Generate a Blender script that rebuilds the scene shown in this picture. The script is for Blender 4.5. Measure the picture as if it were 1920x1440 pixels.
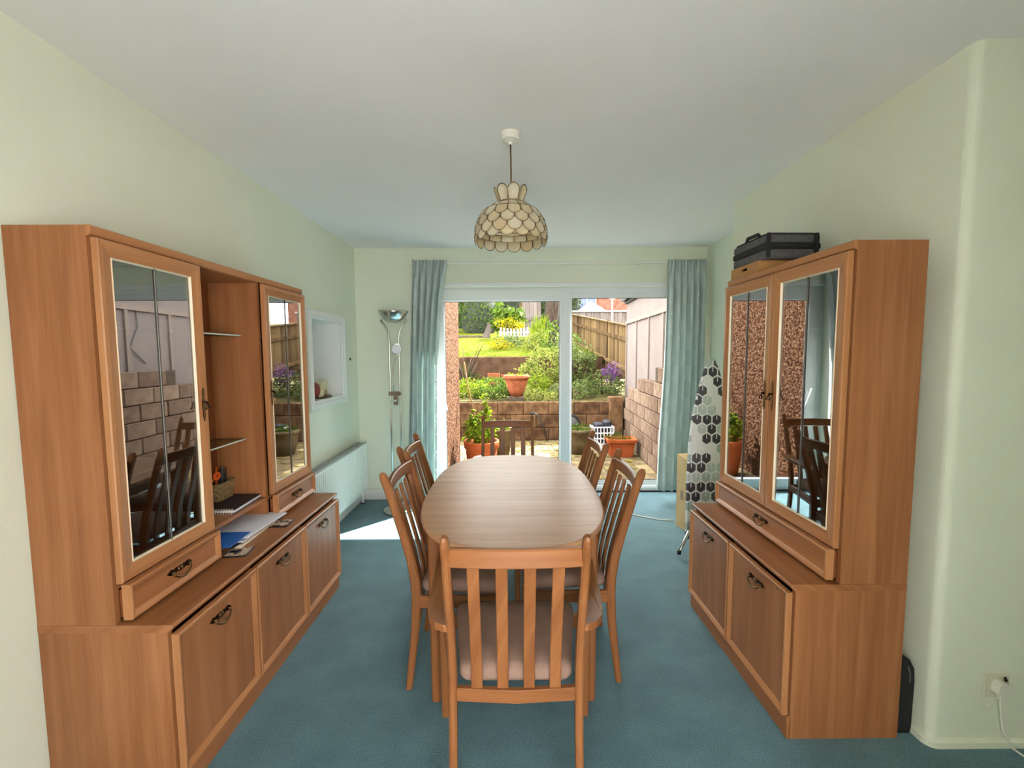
import bpy, bmesh, math, random
from mathutils import Vector, Matrix
random.seed(7)
scn = bpy.context.scene
for o in list(bpy.data.objects):
    bpy.data.objects.remove(o)
COL = scn.collection
PI = math.pi

# ------------------------------------------------------------------ camera
F, PITCH, YAW, ROLL, CAMH, CYO = 830.0, .0765, .0035, -.0052, 1.4117, 6.49
cs, sn = math.cos, math.sin
Ry = Matrix(((cs(YAW), -sn(YAW), 0), (sn(YAW), cs(YAW), 0), (0, 0, 1)))
Rp = Matrix(((1, 0, 0), (0, sn(PITCH), cs(PITCH)), (0, cs(PITCH), -sn(PITCH))))
Rr = Matrix(((cs(ROLL), sn(ROLL), 0), (-sn(ROLL), cs(ROLL), 0), (0, 0, 1)))
M = Rr @ Rp @ Ry
right, up, fwd = M[0], M[1], M[2]
cam = bpy.data.cameras.new('camera')
cam.sensor_width = 36.0
cam.lens = F / 1920 * 36.0
cam.shift_y = CYO / 1920
cam.clip_start = .05
cam.clip_end = 200
camo = bpy.data.objects.new('camera', cam)
COL.objects.link(camo)
camo.matrix_world = Matrix(((right[0], up[0], -fwd[0], 0), (right[1], up[1], -fwd[1], 0), (right[2], up[2], -fwd[2], CAMH), (0, 0, 0, 1)))
scn.camera = camo

# ------------------------------------------------------------------ light
SKY_STRENGTH = 1.0
SUN_STRENGTH = 3.2
world = bpy.data.worlds.new('sky')
scn.world = world
world.use_nodes = True
bg = world.node_tree.nodes['Background']
bg.inputs[0].default_value = (1.0, .985, .965, 1)
bg.inputs[1].default_value = SKY_STRENGTH
sun = bpy.data.lights.new('sun', 'SUN')
sun.energy = SUN_STRENGTH
sun.color = (1.0, .96, .90)
sun.angle = math.radians(.6)
suno = bpy.data.objects.new('sun', sun)
COL.objects.link(suno)
SUN_EL = math.radians(50)
sd = Vector((.69 * cs(SUN_EL), .724 * cs(SUN_EL), sn(SUN_EL)))      # towards the sun
suno.rotation_euler = sd.to_track_quat('Z', 'Y').to_euler()
suno.location = (8, 10, 12)
scn.view_settings.view_transform = 'Standard'
scn.view_settings.look = 'None'
scn.view_settings.gamma = 1
scn.view_settings.use_curve_mapping = False
scn.view_settings.exposure = 3.84
try:
    scn.cycles.use_denoising = True
    scn.cycles.max_bounces = 14
    scn.cycles.diffuse_bounces = 8
    scn.cycles.transparent_max_bounces = 24
    scn.cycles.caustics_reflective = False
    scn.cycles.caustics_refractive = False
    scn.cycles.sample_clamp_indirect = 8
except Exception:
    pass


# ------------------------------------------------------------------ materials
def S(r, g, b):
    def f(c):
        c /= 255.0
        return c / 12.92 if c <= .04045 else ((c + .055) / 1.055) ** 2.4
    return (f(r), f(g), f(b), 1)


class NT:
    def __init__(self, m):
        m.use_nodes = True
        self.t = m.node_tree
        self.n = self.t.nodes
        self.b = self.n['Principled BSDF']
        self.out = self.n['Material Output']

    def new(self, typ, **kw):
        n = self.n.new(typ)
        for k, v in kw.items():
            setattr(n, k, v)
        return n

    def link(self, a, b):
        self.t.links.new(a, b)

    def math(self, op, a, b=None):
        n = self.new('ShaderNodeMath', operation=op)
        for i, x in enumerate((a, b)):
            if x is None:
                continue
            if hasattr(x, 'is_linked'):
                self.link(x, n.inputs[i])
            else:
                n.inputs[i].default_value = x
        return n.outputs[0]

    def ramp(self, fac, stops):
        r = self.new('ShaderNodeValToRGB')
        while len(r.color_ramp.elements) < len(stops):
            r.color_ramp.elements.new(.5)
        for e, (p, c) in zip(r.color_ramp.elements, stops):
            e.position = p
            e.color = c
        self.link(fac, r.inputs[0])
        return r.outputs[0]


def plain(name, c, rough=.5, metal=0.0, **kw):
    m = bpy.data.materials.new(name)
    t = NT(m)
    t.b.inputs['Base Color'].default_value = c
    t.b.inputs['Roughness'].default_value = rough
    t.b.inputs['Metallic'].default_value = metal
    for k, v in kw.items():
        t.b.inputs[k].default_value = v
    return m


def noisy(name, stops, scale, rough=.8, bump=0.0, bscale=None, detail=4, coord='Object', bdist=.01, stretch=None, random_amt=0.0):
    m = bpy.data.materials.new(name)
    t = NT(m)
    tc = t.new('ShaderNodeTexCoord')
    vec = tc.outputs[coord]
    if stretch:
        mp = t.new('ShaderNodeMapping')
        mp.inputs['Scale'].default_value = stretch
        t.link(vec, mp.inputs[0])
        vec = mp.outputs[0]
    n = t.new('ShaderNodeTexNoise')
    n.inputs['Scale'].default_value = scale
    n.inputs['Detail'].default_value = detail
    t.link(vec, n.inputs['Vector'])
    fac = n.outputs['Fac']
    if random_amt:
        oi = t.new('ShaderNodeObjectInfo')
        r = t.math('MULTIPLY', t.math('SUBTRACT', oi.outputs['Random'], .5), random_amt)
        fac = t.math('ADD', fac, r)
    t.link(t.ramp(fac, stops), t.b.inputs['Base Color'])
    t.b.inputs['Roughness'].default_value = rough
    if bump:
        n2 = t.new('ShaderNodeTexNoise')
        n2.inputs['Scale'].default_value = bscale or scale
        n2.inputs['Detail'].default_value = 3
        t.link(vec, n2.inputs['Vector'])
        bp = t.new('ShaderNodeBump')
        bp.inputs['Strength'].default_value = bump
        bp.inputs['Distance'].default_value = bdist
        t.link(n2.outputs['Fac'], bp.inputs['Height'])
        t.link(bp.outputs[0], t.b.inputs['Normal'])
    return m


def wood(name, dark, mid, light, rough=.35, coat=.0, vscale=16.0, bump=.06):
    m = bpy.data.materials.new(name)
    t = NT(m)
    uv = t.new('ShaderNodeUVMap', uv_map='UVMap')
    oi = t.new('ShaderNodeObjectInfo')
    off = t.new('ShaderNodeVectorMath', operation='SCALE')
    off.inputs[0].default_value = (7.3, 3.9, 0)
    t.link(oi.outputs['Random'], off.inputs['Scale'])
    add = t.new('ShaderNodeVectorMath', operation='ADD')
    t.link(uv.outputs[0], add.inputs[0])
    t.link(off.outputs[0], add.inputs[1])

    def ns(sx, sy, det, dist=0.0):
        mp = t.new('ShaderNodeMapping')
        mp.inputs['Scale'].default_value = (sx, sy, 1)
        t.link(add.outputs[0], mp.inputs[0])
        n = t.new('ShaderNodeTexNoise')
        n.inputs['Scale'].default_value = 1
        n.inputs['Detail'].default_value = det
        n.inputs['Distortion'].default_value = dist
        t.link(mp.outputs[0], n.inputs['Vector'])
        return n.outputs['Fac']
    a = ns(1.1, vscale, 3, .6)
    b = ns(5.0, vscale * 14, 2)
    c = ns(1.6, 2.0, 2)
    f = t.math('ADD', t.math('ADD', t.math('MULTIPLY', a, .55), t.math('MULTIPLY', b, .28)), t.math('MULTIPLY', c, .17))
    t.link(t.ramp(f, [(.30, dark), (.5, mid), (.70, light)]), t.b.inputs['Base Color'])
    t.b.inputs['Roughness'].default_value = rough
    t.b.inputs['Coat Weight'].default_value = coat
    t.b.inputs['Coat Roughness'].default_value = .12
    t.b.inputs['Specular IOR Level'].default_value = .3
    if bump:
        bp = t.new('ShaderNodeBump')
        bp.inputs['Strength'].default_value = bump
        bp.inputs['Distance'].default_value = .002
        t.link(b, bp.inputs['Height'])
        t.link(bp.outputs[0], t.b.inputs['Normal'])
    return m


def glass(name, refl, edge, tint=(.97, .98, .97, 1), rough=0.0):
    """thin pane: clear transmission plus a mirror-like surface reflection that grows at grazing angles"""
    m = bpy.data.materials.new(name)
    t = NT(m)
    t.n.remove(t.b)
    tr = t.new('ShaderNodeBsdfTransparent')
    tr.inputs[0].default_value = tint
    gl = t.new('ShaderNodeBsdfGlossy')
    gl.inputs['Roughness'].default_value = rough
    lw = t.new('ShaderNodeLayerWeight')
    lw.inputs[0].default_value = .25
    fac = t.math('ADD', t.math('MULTIPLY', lw.outputs['Fresnel'], edge), refl)
    mx = t.new('ShaderNodeMixShader')
    t.link(fac, mx.inputs[0])
    t.link(tr.outputs[0], mx.inputs[1])
    t.link(gl.outputs[0], mx.inputs[2])
    t.link(mx.outputs[0], t.out.inputs[0])
    return m


def leafy(name, c1, c2, c3, scale=9, trans=.35, random_amt=0):
    m = bpy.data.materials.new(name)
    t = NT(m)
    tc = t.new('ShaderNodeTexCoord')
    n = t.new('ShaderNodeTexNoise')
    n.inputs['Scale'].default_value = scale
    n.inputs['Detail'].default_value = 5
    n.inputs['Roughness'].default_value = .75
    t.link(tc.outputs['Object'], n.inputs['Vector'])
    colr = t.ramp(n.outputs['Fac'], [(.34, c1), (.5, c2), (.66, c3)])
    t.link(colr, t.b.inputs['Base Color'])
    t.b.inputs['Roughness'].default_value = .55
    tl = t.new('ShaderNodeBsdfTranslucent')
    t.link(colr, tl.inputs[0])
    mx = t.new('ShaderNodeMixShader')
    mx.inputs[0].default_value = trans
    t.link(t.b.outputs[0], mx.inputs[1])
    t.link(tl.outputs[0], mx.inputs[2])
    t.link(mx.outputs[0], t.out.inputs[0])
    return m


MT = {}
MT['wall'] = noisy('green_wall_paint', [(.3, S(221, 225, 207)), (.7, S(225, 229, 212))], 3, .85, .25, 140, bdist=.002)
MT['ceil'] = noisy('white_ceiling_paint', [(.3, S(234, 234, 236)), (.7, S(238, 238, 240))], 2, .9, .15, 60, bdist=.003)
MT['white'] = plain('white_gloss_paint', S(226, 228, 226), .3)
MT['upvc'] = plain('white_upvc', S(222, 226, 229), .28)
MT['rubber'] = plain('black_rubber_seal', S(30, 30, 32), .6)
MT['rad'] = plain('radiator_enamel', S(230, 232, 228), .35)
MT['radgrille'] = plain('grey_grille_enamel', S(165, 168, 165), .5)
MT['wood'] = wood('teak_veneer', S(132, 82, 48), S(158, 103, 65), S(180, 124, 84), .36)
MT['woodm'] = wood('teak_moulding', S(152, 98, 60), S(176, 120, 78), S(192, 136, 94), .32)
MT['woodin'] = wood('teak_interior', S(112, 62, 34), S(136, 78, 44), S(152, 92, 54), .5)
MT['chair'] = wood('chair_beech_stain', S(112, 67, 36), S(136, 86, 49), S(156, 104, 63), .34, .0, 22)
MT['table'] = wood('table_oak_veneer', S(158, 114, 80), S(180, 136, 100), S(196, 154, 116), .34, .0, 20, .03)
MT['table'].node_tree.nodes['Principled BSDF'].inputs['Specular IOR Level'].default_value = .16
MT['tray'] = wood('pine_tray', S(150, 104, 58), S(178, 130, 78), S(196, 150, 98), .5)
MT['seat'] = noisy('taupe_moquette', [(.3, S(132, 106, 92)), (.7, S(146, 118, 103))], 14, .95, .3, 400, bdist=.003)
MT['brass'] = plain('antique_brass', S(120, 92, 58), .35, 1.0)
MT['bronze'] = plain('dark_bronze', S(58, 44, 36), .4, .9)
MT['lead'] = plain('lead_strip', S(105, 100, 95), .35, .8)
MT['bead'] = plain('pale_glazing_bead', S(236, 220, 192), .35)
MT['chrome'] = plain('brushed_chrome', S(200, 198, 192), .22, 1.0)
MT['cabglass'] = glass('cabinet_glass', .34, .5, (.72, .72, .72, 1))
MT['shelfglass'] = glass('shelf_glass', .05, .5, (.86, .93, .9, 1))
MT['shelfedge'] = plain('glass_shelf_edge', S(205, 222, 216), .15)
MT['pane'] = glass('door_glass', .0, .03, (.97, .985, .98, 1))
MT['dark'] = plain('black_plastic', S(22, 22, 24), .5)
MT['black_cloth'] = noisy('black_nylon', [(.3, S(16, 16, 20)), (.7, S(30, 30, 34))], 80, .8, .3, 300, bdist=.002)
MT['grey_cloth'] = noisy('charcoal_fabric', [(.3, S(74, 74, 76)), (.7, S(96, 95, 95))], 60, .9, .3, 400, bdist=.002)
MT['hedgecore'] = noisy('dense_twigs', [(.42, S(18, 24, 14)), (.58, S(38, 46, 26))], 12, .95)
MT['card'] = noisy('cardboard', [(.3, S(196, 164, 116)), (.7, S(212, 182, 134))], 6, .85)
MT['cardink'] = plain('printed_card_ink', S(150, 138, 112), .85)
MT['paper'] = plain('white_paper', S(226, 228, 238), .7)
MT['paper2'] = plain('grey_paper', S(205, 205, 212), .7)
MT['blue'] = plain('blue_card', S(38, 104, 190), .45)
MT['navy'] = plain('navy_cover', S(26, 28, 42), .6)
MT['orange'] = plain('orange_plastic', S(238, 96, 28), .4)
MT['wicker'] = noisy('seagrass', [(.3, S(112, 90, 56)), (.7, S(168, 142, 98))], 70, .9, .8, 160, bdist=.004)
MT['cream'] = noisy('cream_ceramic', [(.3, S(196, 178, 130)), (.7, S(224, 212, 176))], 20, .4)
MT['red'] = plain('dark_red_glaze', S(128, 40, 34), .35)
MT['brownpl'] = plain('dark_brown_base', S(90, 66, 42), .5)
MT['plastic'] = plain('white_plastic', S(224, 222, 212), .4)
MT['ivory'] = plain('aged_ivory_plastic', S(206, 202, 182), .45)
MT['shell'] = None
MT['terra'] = noisy('terracotta', [(.3, S(150, 84, 58)), (.7, S(178, 106, 74))], 12, .8)
MT['orangepot'] = noisy('orange_plastic_terracotta', [(.3, S(176, 88, 50)), (.7, S(196, 104, 62))], 8, .55)
MT['palepot'] = noisy('weathered_stone_pot', [(.35, S(112, 96, 70)), (.65, S(146, 128, 96))], 9, .9, .3, 40)
MT['soil'] = noisy('soil', [(.3, S(58, 46, 36)), (.7, S(96, 80, 60))], 30, .95, .6, 60)


def carpet():
    m = bpy.data.materials.new('teal_carpet')
    t = NT(m)
    tc = t.new('ShaderNodeTexCoord')
    n1 = t.new('ShaderNodeTexNoise')
    n1.inputs['Scale'].default_value = 230
    n1.inputs['Detail'].default_value = 2
    n2 = t.new('ShaderNodeTexNoise')
    n2.inputs['Scale'].default_value = 5
    n2.inputs['Detail'].default_value = 5
    mp = t.new('ShaderNodeMapping')
    mp.inputs['Scale'].default_value = (1, 1.3, 1)
    t.link(tc.outputs['Object'], mp.inputs[0])
    t.link(mp.outputs[0], n2.inputs['Vector'])
    t.link(tc.outputs['Object'], n1.inputs['Vector'])
    f = t.math('ADD', t.math('MULTIPLY', n1.outputs['Fac'], .7), t.math('MULTIPLY', n2.outputs['Fac'], .3))
    t.link(t.ramp(f, [(.36, S(54, 92, 104)), (.5, S(74, 114, 125)), (.64, S(96, 136, 145))]), t.b.inputs['Base Color'])
    t.b.inputs['Roughness'].default_value = .95
    t.b.inputs['Sheen Weight'].default_value = .25
    bp = t.new('ShaderNodeBump')
    bp.inputs['Strength'].default_value = .7
    bp.inputs['Distance'].default_value = .006
    t.link(n1.outputs['Fac'], bp.inputs['Height'])
    t.link(bp.outputs[0], t.b.inputs['Normal'])
    return m


MT['carpet'] = carpet()


def curtain_mat():
    m = bpy.data.materials.new('aqua_curtain_cloth')
    t = NT(m)
    uv = t.new('ShaderNodeUVMap', uv_map='UVMap')
    mp = t.new('ShaderNodeMapping')
    mp.inputs['Scale'].default_value = (7, 7, 1)
    t.link(uv.outputs[0], mp.inputs[0])
    ck = t.new('ShaderNodeTexChecker')
    ck.inputs['Scale'].default_value = 1
    ck.inputs['Color1'].default_value = S(208, 220, 218)
    ck.inputs['Color2'].default_value = S(200, 213, 211)
    t.link(mp.outputs[0], ck.inputs[0])
    t.link(ck.outputs[0], t.b.inputs['Base Color'])
    t.b.inputs['Roughness'].default_value = .7
    t.b.inputs['Sheen Weight'].default_value = .3
    tl = t.new('ShaderNodeBsdfTranslucent')
    t.link(ck.outputs[0], tl.inputs[0])
    mx = t.new('ShaderNodeMixShader')
    mx.inputs[0].default_value = .3
    t.link(t.b.outputs[0], mx.inputs[1])
    t.link(tl.outputs[0], mx.inputs[2])
    t.link(mx.outputs[0], t.out.inputs[0])
    return m


MT['curtain'] = curtain_mat()


def shell_mat():
    m = bpy.data.materials.new('capiz_shell')
    t = NT(m)
    oi = t.new('ShaderNodeObjectInfo')
    col = t.ramp(oi.outputs['Random'], [(0, S(224, 204, 164)), (.5, S(232, 218, 186)), (1, S(236, 230, 210))])
    t.link(col, t.b.inputs['Base Color'])
    t.b.inputs['Roughness'].default_value = .3
    tl = t.new('ShaderNodeBsdfTranslucent')
    t.link(col, tl.inputs[0])
    mx = t.new('ShaderNodeMixShader')
    mx.inputs[0].default_value = .5
    t.link(t.b.outputs[0], mx.inputs[1])
    t.link(tl.outputs[0], mx.inputs[2])
    t.link(mx.outputs[0], t.out.inputs[0])
    return m


MT['shell'] = shell_mat()
MT['wire'] = plain('dull_brass_wire', S(112, 86, 58), .4, .8)


def hexcloth():
    """white cotton printed with grey, sage and charcoal hexagons"""
    m = bpy.data.materials.new('hexagon_print_cotton')
    t = NT(m)
    uv = t.new('ShaderNodeUVMap', uv_map='UVMap')

    def vm(op, a, b=None):
        n = t.new('ShaderNodeVectorMath', operation=op)
        for i, x in enumerate((a, b)):
            if x is None:
                continue
            if hasattr(x, 'is_linked'):
                t.link(x, n.inputs[i])
            else:
                n.inputs[i].default_value = x
        return n
    p = vm('MULTIPLY', uv.outputs[0], (12.5, 12.5, 0)).outputs[0]
    p = vm('ADD', p, (50, 50 * 1.7320508, 0)).outputs[0]
    r = (1, 1.7320508, 1)
    h = (.5, .8660254, 0)
    a = vm('SUBTRACT', vm('MODULO', p, r).outputs[0], h).outputs[0]
    b = vm('SUBTRACT', vm('MODULO', vm('SUBTRACT', p, h).outputs[0], r).outputs[0], h).outputs[0]
    da = vm('DOT_PRODUCT', a, a).outputs['Value']
    db = vm('DOT_PRODUCT', b, b).outputs['Value']
    lt = t.math('LESS_THAN', da, db)
    mixv = t.new('ShaderNodeMix', data_type='VECTOR')
    t.link(lt, mixv.inputs['Factor'])
    vi = [i for i in mixv.inputs if i.type == 'VECTOR' and i.name in ('A', 'B')]
    t.link(b, vi[0])
    t.link(a, vi[1])
    gv = [o for o in mixv.outputs if o.type == 'VECTOR'][0]
    ab = vm('ABSOLUTE', gv).outputs[0]
    d1 = vm('DOT_PRODUCT', ab, (.5, .8660254, 0)).outputs['Value']
    sx = t.new('ShaderNodeSeparateXYZ')
    t.link(ab, sx.inputs[0])
    hd = t.math('MAXIMUM', sx.outputs[0], d1)
    idn = vm('SNAP', vm('SUBTRACT', p, gv).outputs[0], (.25, .4330127, 1)).outputs[0]
    wn = t.new('ShaderNodeTexWhiteNoise', noise_dimensions='2D')
    t.link(vm('ADD', idn, (.07, .07, 0)).outputs[0], wn.inputs['Vector'])
    ramp = t.new('ShaderNodeValToRGB')
    ramp.color_ramp.interpolation = 'CONSTANT'
    stops = [(0, S(92, 88, 94)), (.16, S(196, 206, 203)), (.36, S(236, 236, 236)), (.62, S(172, 187, 184)), (.80, S(72, 68, 76))]
    while len(ramp.color_ramp.elements) < len(stops):
        ramp.color_ramp.elements.new(.5)
    for e, (q, c) in zip(ramp.color_ramp.elements, stops):
        e.position = q
        e.color = c
    t.link(wn.outputs['Value'], ramp.inputs[0])
    inside = t.math('LESS_THAN', hd, .43)
    # a thin line from the centre to three corners, like a drawn cube
    sg = t.new('ShaderNodeSeparateXYZ')
    t.link(gv, sg.inputs[0])
    line = t.math('MULTIPLY', t.math('LESS_THAN', t.math('ABSOLUTE', sg.outputs[0]), .045), t.math('GREATER_THAN', sg.outputs[1], 0.0))
    keep = t.math('MULTIPLY', inside, t.math('SUBTRACT', 1.0, line))
    mc = t.new('ShaderNodeMix', data_type='RGBA')
    t.link(keep, mc.inputs['Factor'])
    ci = [i for i in mc.inputs if i.type == 'RGBA']
    ci[0].default_value = S(236, 236, 236)
    t.link(ramp.outputs[0], ci[1])
    t.link([o for o in mc.outputs if o.type == 'RGBA'][0], t.b.inputs['Base Color'])
    t.b.inputs['Roughness'].default_value = .85
    return m


MT['hex'] = hexcloth()
# outdoors
MT['pebble'] = noisy('pebbledash', [(.40, S(92, 56, 38)), (.5, S(150, 100, 70)), (.60, S(204, 156, 122))], 34, .9, 1.0, 40, bdist=.03, detail=8)
MT['block'] = noisy('concrete_block', [(.3, S(120, 98, 84)), (.55, S(150, 126, 108)), (.75, S(168, 146, 128))], 7, .92, .6, 60, random_amt=.25, detail=8)
MT['mortar'] = noisy('mortar', [(.3, S(88, 76, 66)), (.7, S(116, 102, 90))], 20, .95)
MT['brickw'] = noisy('retaining_block', [(.3, S(84, 60, 44)), (.55, S(122, 92, 66)), (.75, S(146, 112, 82))], 9, .92, .6, 50, random_amt=.25, detail=8)
MT['darkwall'] = noisy('dark_earth_wall', [(.3, S(70, 50, 38)), (.7, S(104, 78, 58))], 6, .95, .5, 30)
MT['slab'] = noisy('paving_slab', [(.35, S(116, 100, 76)), (.5, S(146, 128, 96)), (.65, S(172, 152, 114))], 6, .9, .4, 40, random_amt=.3, detail=8)
MT['pink'] = noisy('pale_pink_cladding', [(.3, S(196, 180, 176)), (.7, S(208, 192, 186))], 3, .8)
MT['pinkbat'] = plain('pale_pink_batten', S(206, 186, 176), .7)
MT['slate'] = noisy('grey_slate', [(.3, S(84, 88, 90)), (.7, S(128, 130, 130))], 14, .8)
MT['fence'] = noisy('weathered_fence', [(.3, S(84, 66, 46)), (.5, S(116, 92, 62)), (.7, S(146, 120, 82))], 10, .9, .3, 40, stretch=(1, 1, .12), random_amt=.35)
MT['fence2'] = noisy('silvered_fence', [(.3, S(120, 108, 104)), (.7, S(158, 144, 140))], 10, .9, .3, 40, stretch=(1, 1, .12), random_amt=.3)
MT['brick'] = noisy('far_brick', [(.3, S(128, 84, 70)), (.7, S(162, 116, 98))], 5, .9)
MT['lawn'] = noisy('lawn_grass', [(.3, S(96, 110, 22)), (.5, S(134, 142, 30)), (.7, S(160, 162, 40))], 5, .9, .8, 60, detail=8)
MT['ground'] = noisy('leaf_litter', [(.3, S(72, 62, 40)), (.5, S(102, 94, 58)), (.7, S(120, 118, 70))], 7, .95, .6, 40, detail=8)
MT['bark'] = noisy('bark', [(.3, S(66, 54, 46)), (.7, S(108, 92, 80))], 14, .95, .8, 30, stretch=(1, 1, .3))
MT['leaf_dark'] = leafy('dark_evergreen_leaf', S(38, 56, 28), S(66, 86, 42), S(112, 126, 60))
MT['leaf_mid'] = leafy('mid_green_leaf', S(62, 92, 40), S(98, 126, 56), S(142, 160, 80))
MT['leaf_grey'] = leafy('grey_green_leaf', S(70, 88, 56), S(110, 126, 88), S(162, 170, 128))
MT['leaf_yellow'] = leafy('yellow_leaf', S(140, 140, 24), S(186, 174, 30), S(206, 190, 52))
MT['leaf_lime'] = leafy('lime_leaf', S(104, 134, 30), S(142, 166, 48), S(176, 186, 76))
MT['leaf_pale'] = leafy('variegated_leaf', S(104, 130, 64), S(156, 166, 96), S(206, 200, 140))
MT['flower'] = leafy('purple_flower', S(110, 66, 128), S(140, 92, 160), S(172, 132, 186))
MT['cane'] = plain('bamboo_cane', S(176, 140, 98), .6)
MT['skyglass'] = plain('far_window_glass', S(120, 132, 160), .1)
MT['beige'] = noisy('pale_bounce_carpet', [(.3, S(208, 208, 208)), (.7, S(222, 221, 221))], 60, .95)
MT['drive'] = noisy('pale_bounce_ground', [(.3, S(176, 172, 164)), (.7, S(196, 192, 184))], 4, .9)
MT['conserv'] = plain('white_conservatory_roof', S(214, 212, 216), .4)


# outdoor albedos are low, as real soil, foliage and weathered masonry are
ALB = {'pebble': .26, 'block': .56, 'mortar': .5, 'brickw': .58, 'darkwall': .5, 'slab': .5, 'pink': .28, 'pinkbat': .31, 'slate': .5, 'fence': .5, 'fence2': .4,
       'brick': .5, 'lawn': .24, 'ground': .45, 'bark': .34, 'leaf_dark': .34, 'leaf_mid': .42, 'leaf_grey': .46, 'leaf_yellow': .46, 'leaf_lime': .42, 'leaf_pale': .42,
       'flower': .6, 'cane': .5, 'terra': .6, 'orangepot': .7, 'palepot': .5, 'conserv': .34, 'skyglass': .5}
for k, fct in ALB.items():
    fct *= 1.0
    for nd in MT[k].node_tree.nodes:
        if nd.type == 'VALTORGB':
            for e in nd.color_ramp.elements:
                e.color = (e.color[0] * fct, e.color[1] * fct, e.color[2] * fct * (.6 if k.startswith(('leaf', 'lawn')) else 1), 1)
        elif nd.type == 'BSDF_PRINCIPLED':
            c = nd.inputs['Base Color'].default_value
            nd.inputs['Base Color'].default_value = (c[0] * fct, c[1] * fct, c[2] * fct, 1)
            nd.inputs['Specular IOR Level'].default_value = .06      # dry, matt outdoor surfaces


# ------------------------------------------------------------------ mesh building
class MB:
    def __init__(self):
        self.v = []
        self.f = []

    def add(self, verts, faces, mat=0, g=2, smooth=False):
        o = len(self.v)
        self.v.extend([tuple(p) for p in verts])
        for f in faces:
            self.f.append((tuple(i + o for i in f), mat, g, smooth))
        return self

    def box(self, x0, x1, y0, y1, z0, z1, b=0.0, mat=0, g=None):
        x0, x1 = min(x0, x1), max(x0, x1)
        y0, y1 = min(y0, y1), max(y0, y1)
        z0, z1 = min(z0, z1), max(z0, z1)
        d = (x1 - x0, y1 - y0, z1 - z0)
        if g is None:
            g = d.index(max(d))
        b = min(b, min(d) * .45)
        lo, hi = (x0, y0, z0), (x1, y1, z1)
        if b <= 0:
            vs = [(hi[0] if i & 1 else lo[0], hi[1] if i & 2 else lo[1], hi[2] if i & 4 else lo[2]) for i in range(8)]
            return self.add(vs, [(0, 2, 3, 1), (4, 5, 7, 6), (0, 1, 5, 4), (2, 6, 7, 3), (0, 4, 6, 2), (1, 3, 7, 5)], mat, g)
        vs = []
        idx = {}
        for i in range(8):
            s = [1 if i & 1 else 0, 1 if i & 2 else 0, 1 if i & 4 else 0]
            for k in range(3):
                p = []
                for a in range(3):
                    e = hi[a] if s[a] else lo[a]
                    p.append(e if a == k else (e - b if s[a] else e + b))
                idx[(i, k)] = len(vs)
                vs.append(p)
        fs = []
        for k in range(3):
            a, c = [q for q in range(3) if q != k]
            for s in (0, 1):
                base = s << k
                cor = [base, base | (1 << a), base | (1 << a) | (1 << c), base | (1 << c)]
                fs.append([idx[(i, k)] for i in cor])
        for a in range(3):
            k, c = [q for q in range(3) if q != a]
            for sk in (0, 1):
                for sc in (0, 1):
                    i0 = (sk << k) | (sc << c)
                    i1 = i0 | (1 << a)
                    fs.append([idx[(i0, k)], idx[(i1, k)], idx[(i1, c)], idx[(i0, c)]])
        for i in range(8):
            fs.append([idx[(i, 0)], idx[(i, 1)], idx[(i, 2)]])
        return self.add(vs, fs, mat, g)

    def prism(self, pts, axis, a0, a1, mat=0, g=None, smooth=False):
        """pts: 2D outline in the two other axes (cyclic order), extruded along axis"""
        n = len(pts)
        oth = [i for i in range(3) if i != axis]
        vs = []
        for a in (a0, a1):
            for p in pts:
                q = [0, 0, 0]
                q[axis] = a
                q[oth[0]], q[oth[1]] = p
                vs.append(q)
        g = axis if g is None else g
        self.add(vs, [tuple(range(n)), tuple(range(n, 2 * n))], mat, g)
        o = len(self.v) - 2 * n
        for i in range(n):
            j = (i + 1) % n
            self.f.append(((o + i, o + j, o + n + j, o + n + i), mat, g, smooth))
        return self

    def tube(self, path, r, n=8, mat=0, closed=False, cap=True):
        path = [Vector(p) for p in path]
        rs = r if isinstance(r, (list, tuple)) else [r] * len(path)
        m = len(path)
        rings = []
        T0 = (path[1] - path[0]).normalized()
        ref = Vector((0, 0, 1)) if abs(T0.z) < .9 else Vector((1, 0, 0))
        N = (ref - T0 * ref.dot(T0)).normalized()
        for i in range(m):
            if closed:
                T = (path[(i + 1) % m] - path[i - 1]).normalized()
            else:
                T = (path[min(i + 1, m - 1)] - path[max(i - 1, 0)]).normalized()
            N = (N - T * N.dot(T))
            N = N.normalized() if N.length > 1e-6 else T.orthogonal().normalized()
            B = T.cross(N)
            rings.append([path[i] + (N * cs(2 * PI * k / n) + B * sn(2 * PI * k / n)) * rs[i] for k in range(n)])
        vs = [p for rg in rings for p in rg]
        fs = []
        for i in range(m if closed else m - 1):
            j = (i + 1) % m
            for k in range(n):
                l = (k + 1) % n
                fs.append((i * n + k, i * n + l, j * n + l, j * n + k))
        self.add(vs, fs, mat, 2, True)
        if cap and not closed:
            o = len(self.v) - len(vs)
            self.f.append((tuple(o + k for k in range(n)), mat, 2, False))
            self.f.append((tuple(o + (m - 1) * n + k for k in range(n)), mat, 2, False))
        return self

    def lathe(self, prof, n=24, c=(0, 0, 0), mat=0, smooth=True, close=False):
        vs = []
        for r, z in prof:
            for k in range(n):
                a = 2 * PI * k / n
                vs.append((c[0] + r * cs(a), c[1] + r * sn(a), c[2] + z))
        fs = []
        m = len(prof)
        for i in range(m if close else m - 1):
            j = (i + 1) % m
            for k in range(n):
                l = (k + 1) % n
                fs.append((i * n + k, i * n + l, j * n + l, j * n + k))
        self.add(vs, fs, mat, 2, smooth)
        if not close:
            o = len(self.v) - len(vs)
            if prof[0][0] > 1e-5:
                self.f.append((tuple(o + k for k in range(n)), mat, 2, False))
            if prof[-1][0] > 1e-5:
                self.f.append((tuple(o + (m - 1) * n + k for k in range(n)), mat, 2, False))
        return self

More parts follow.
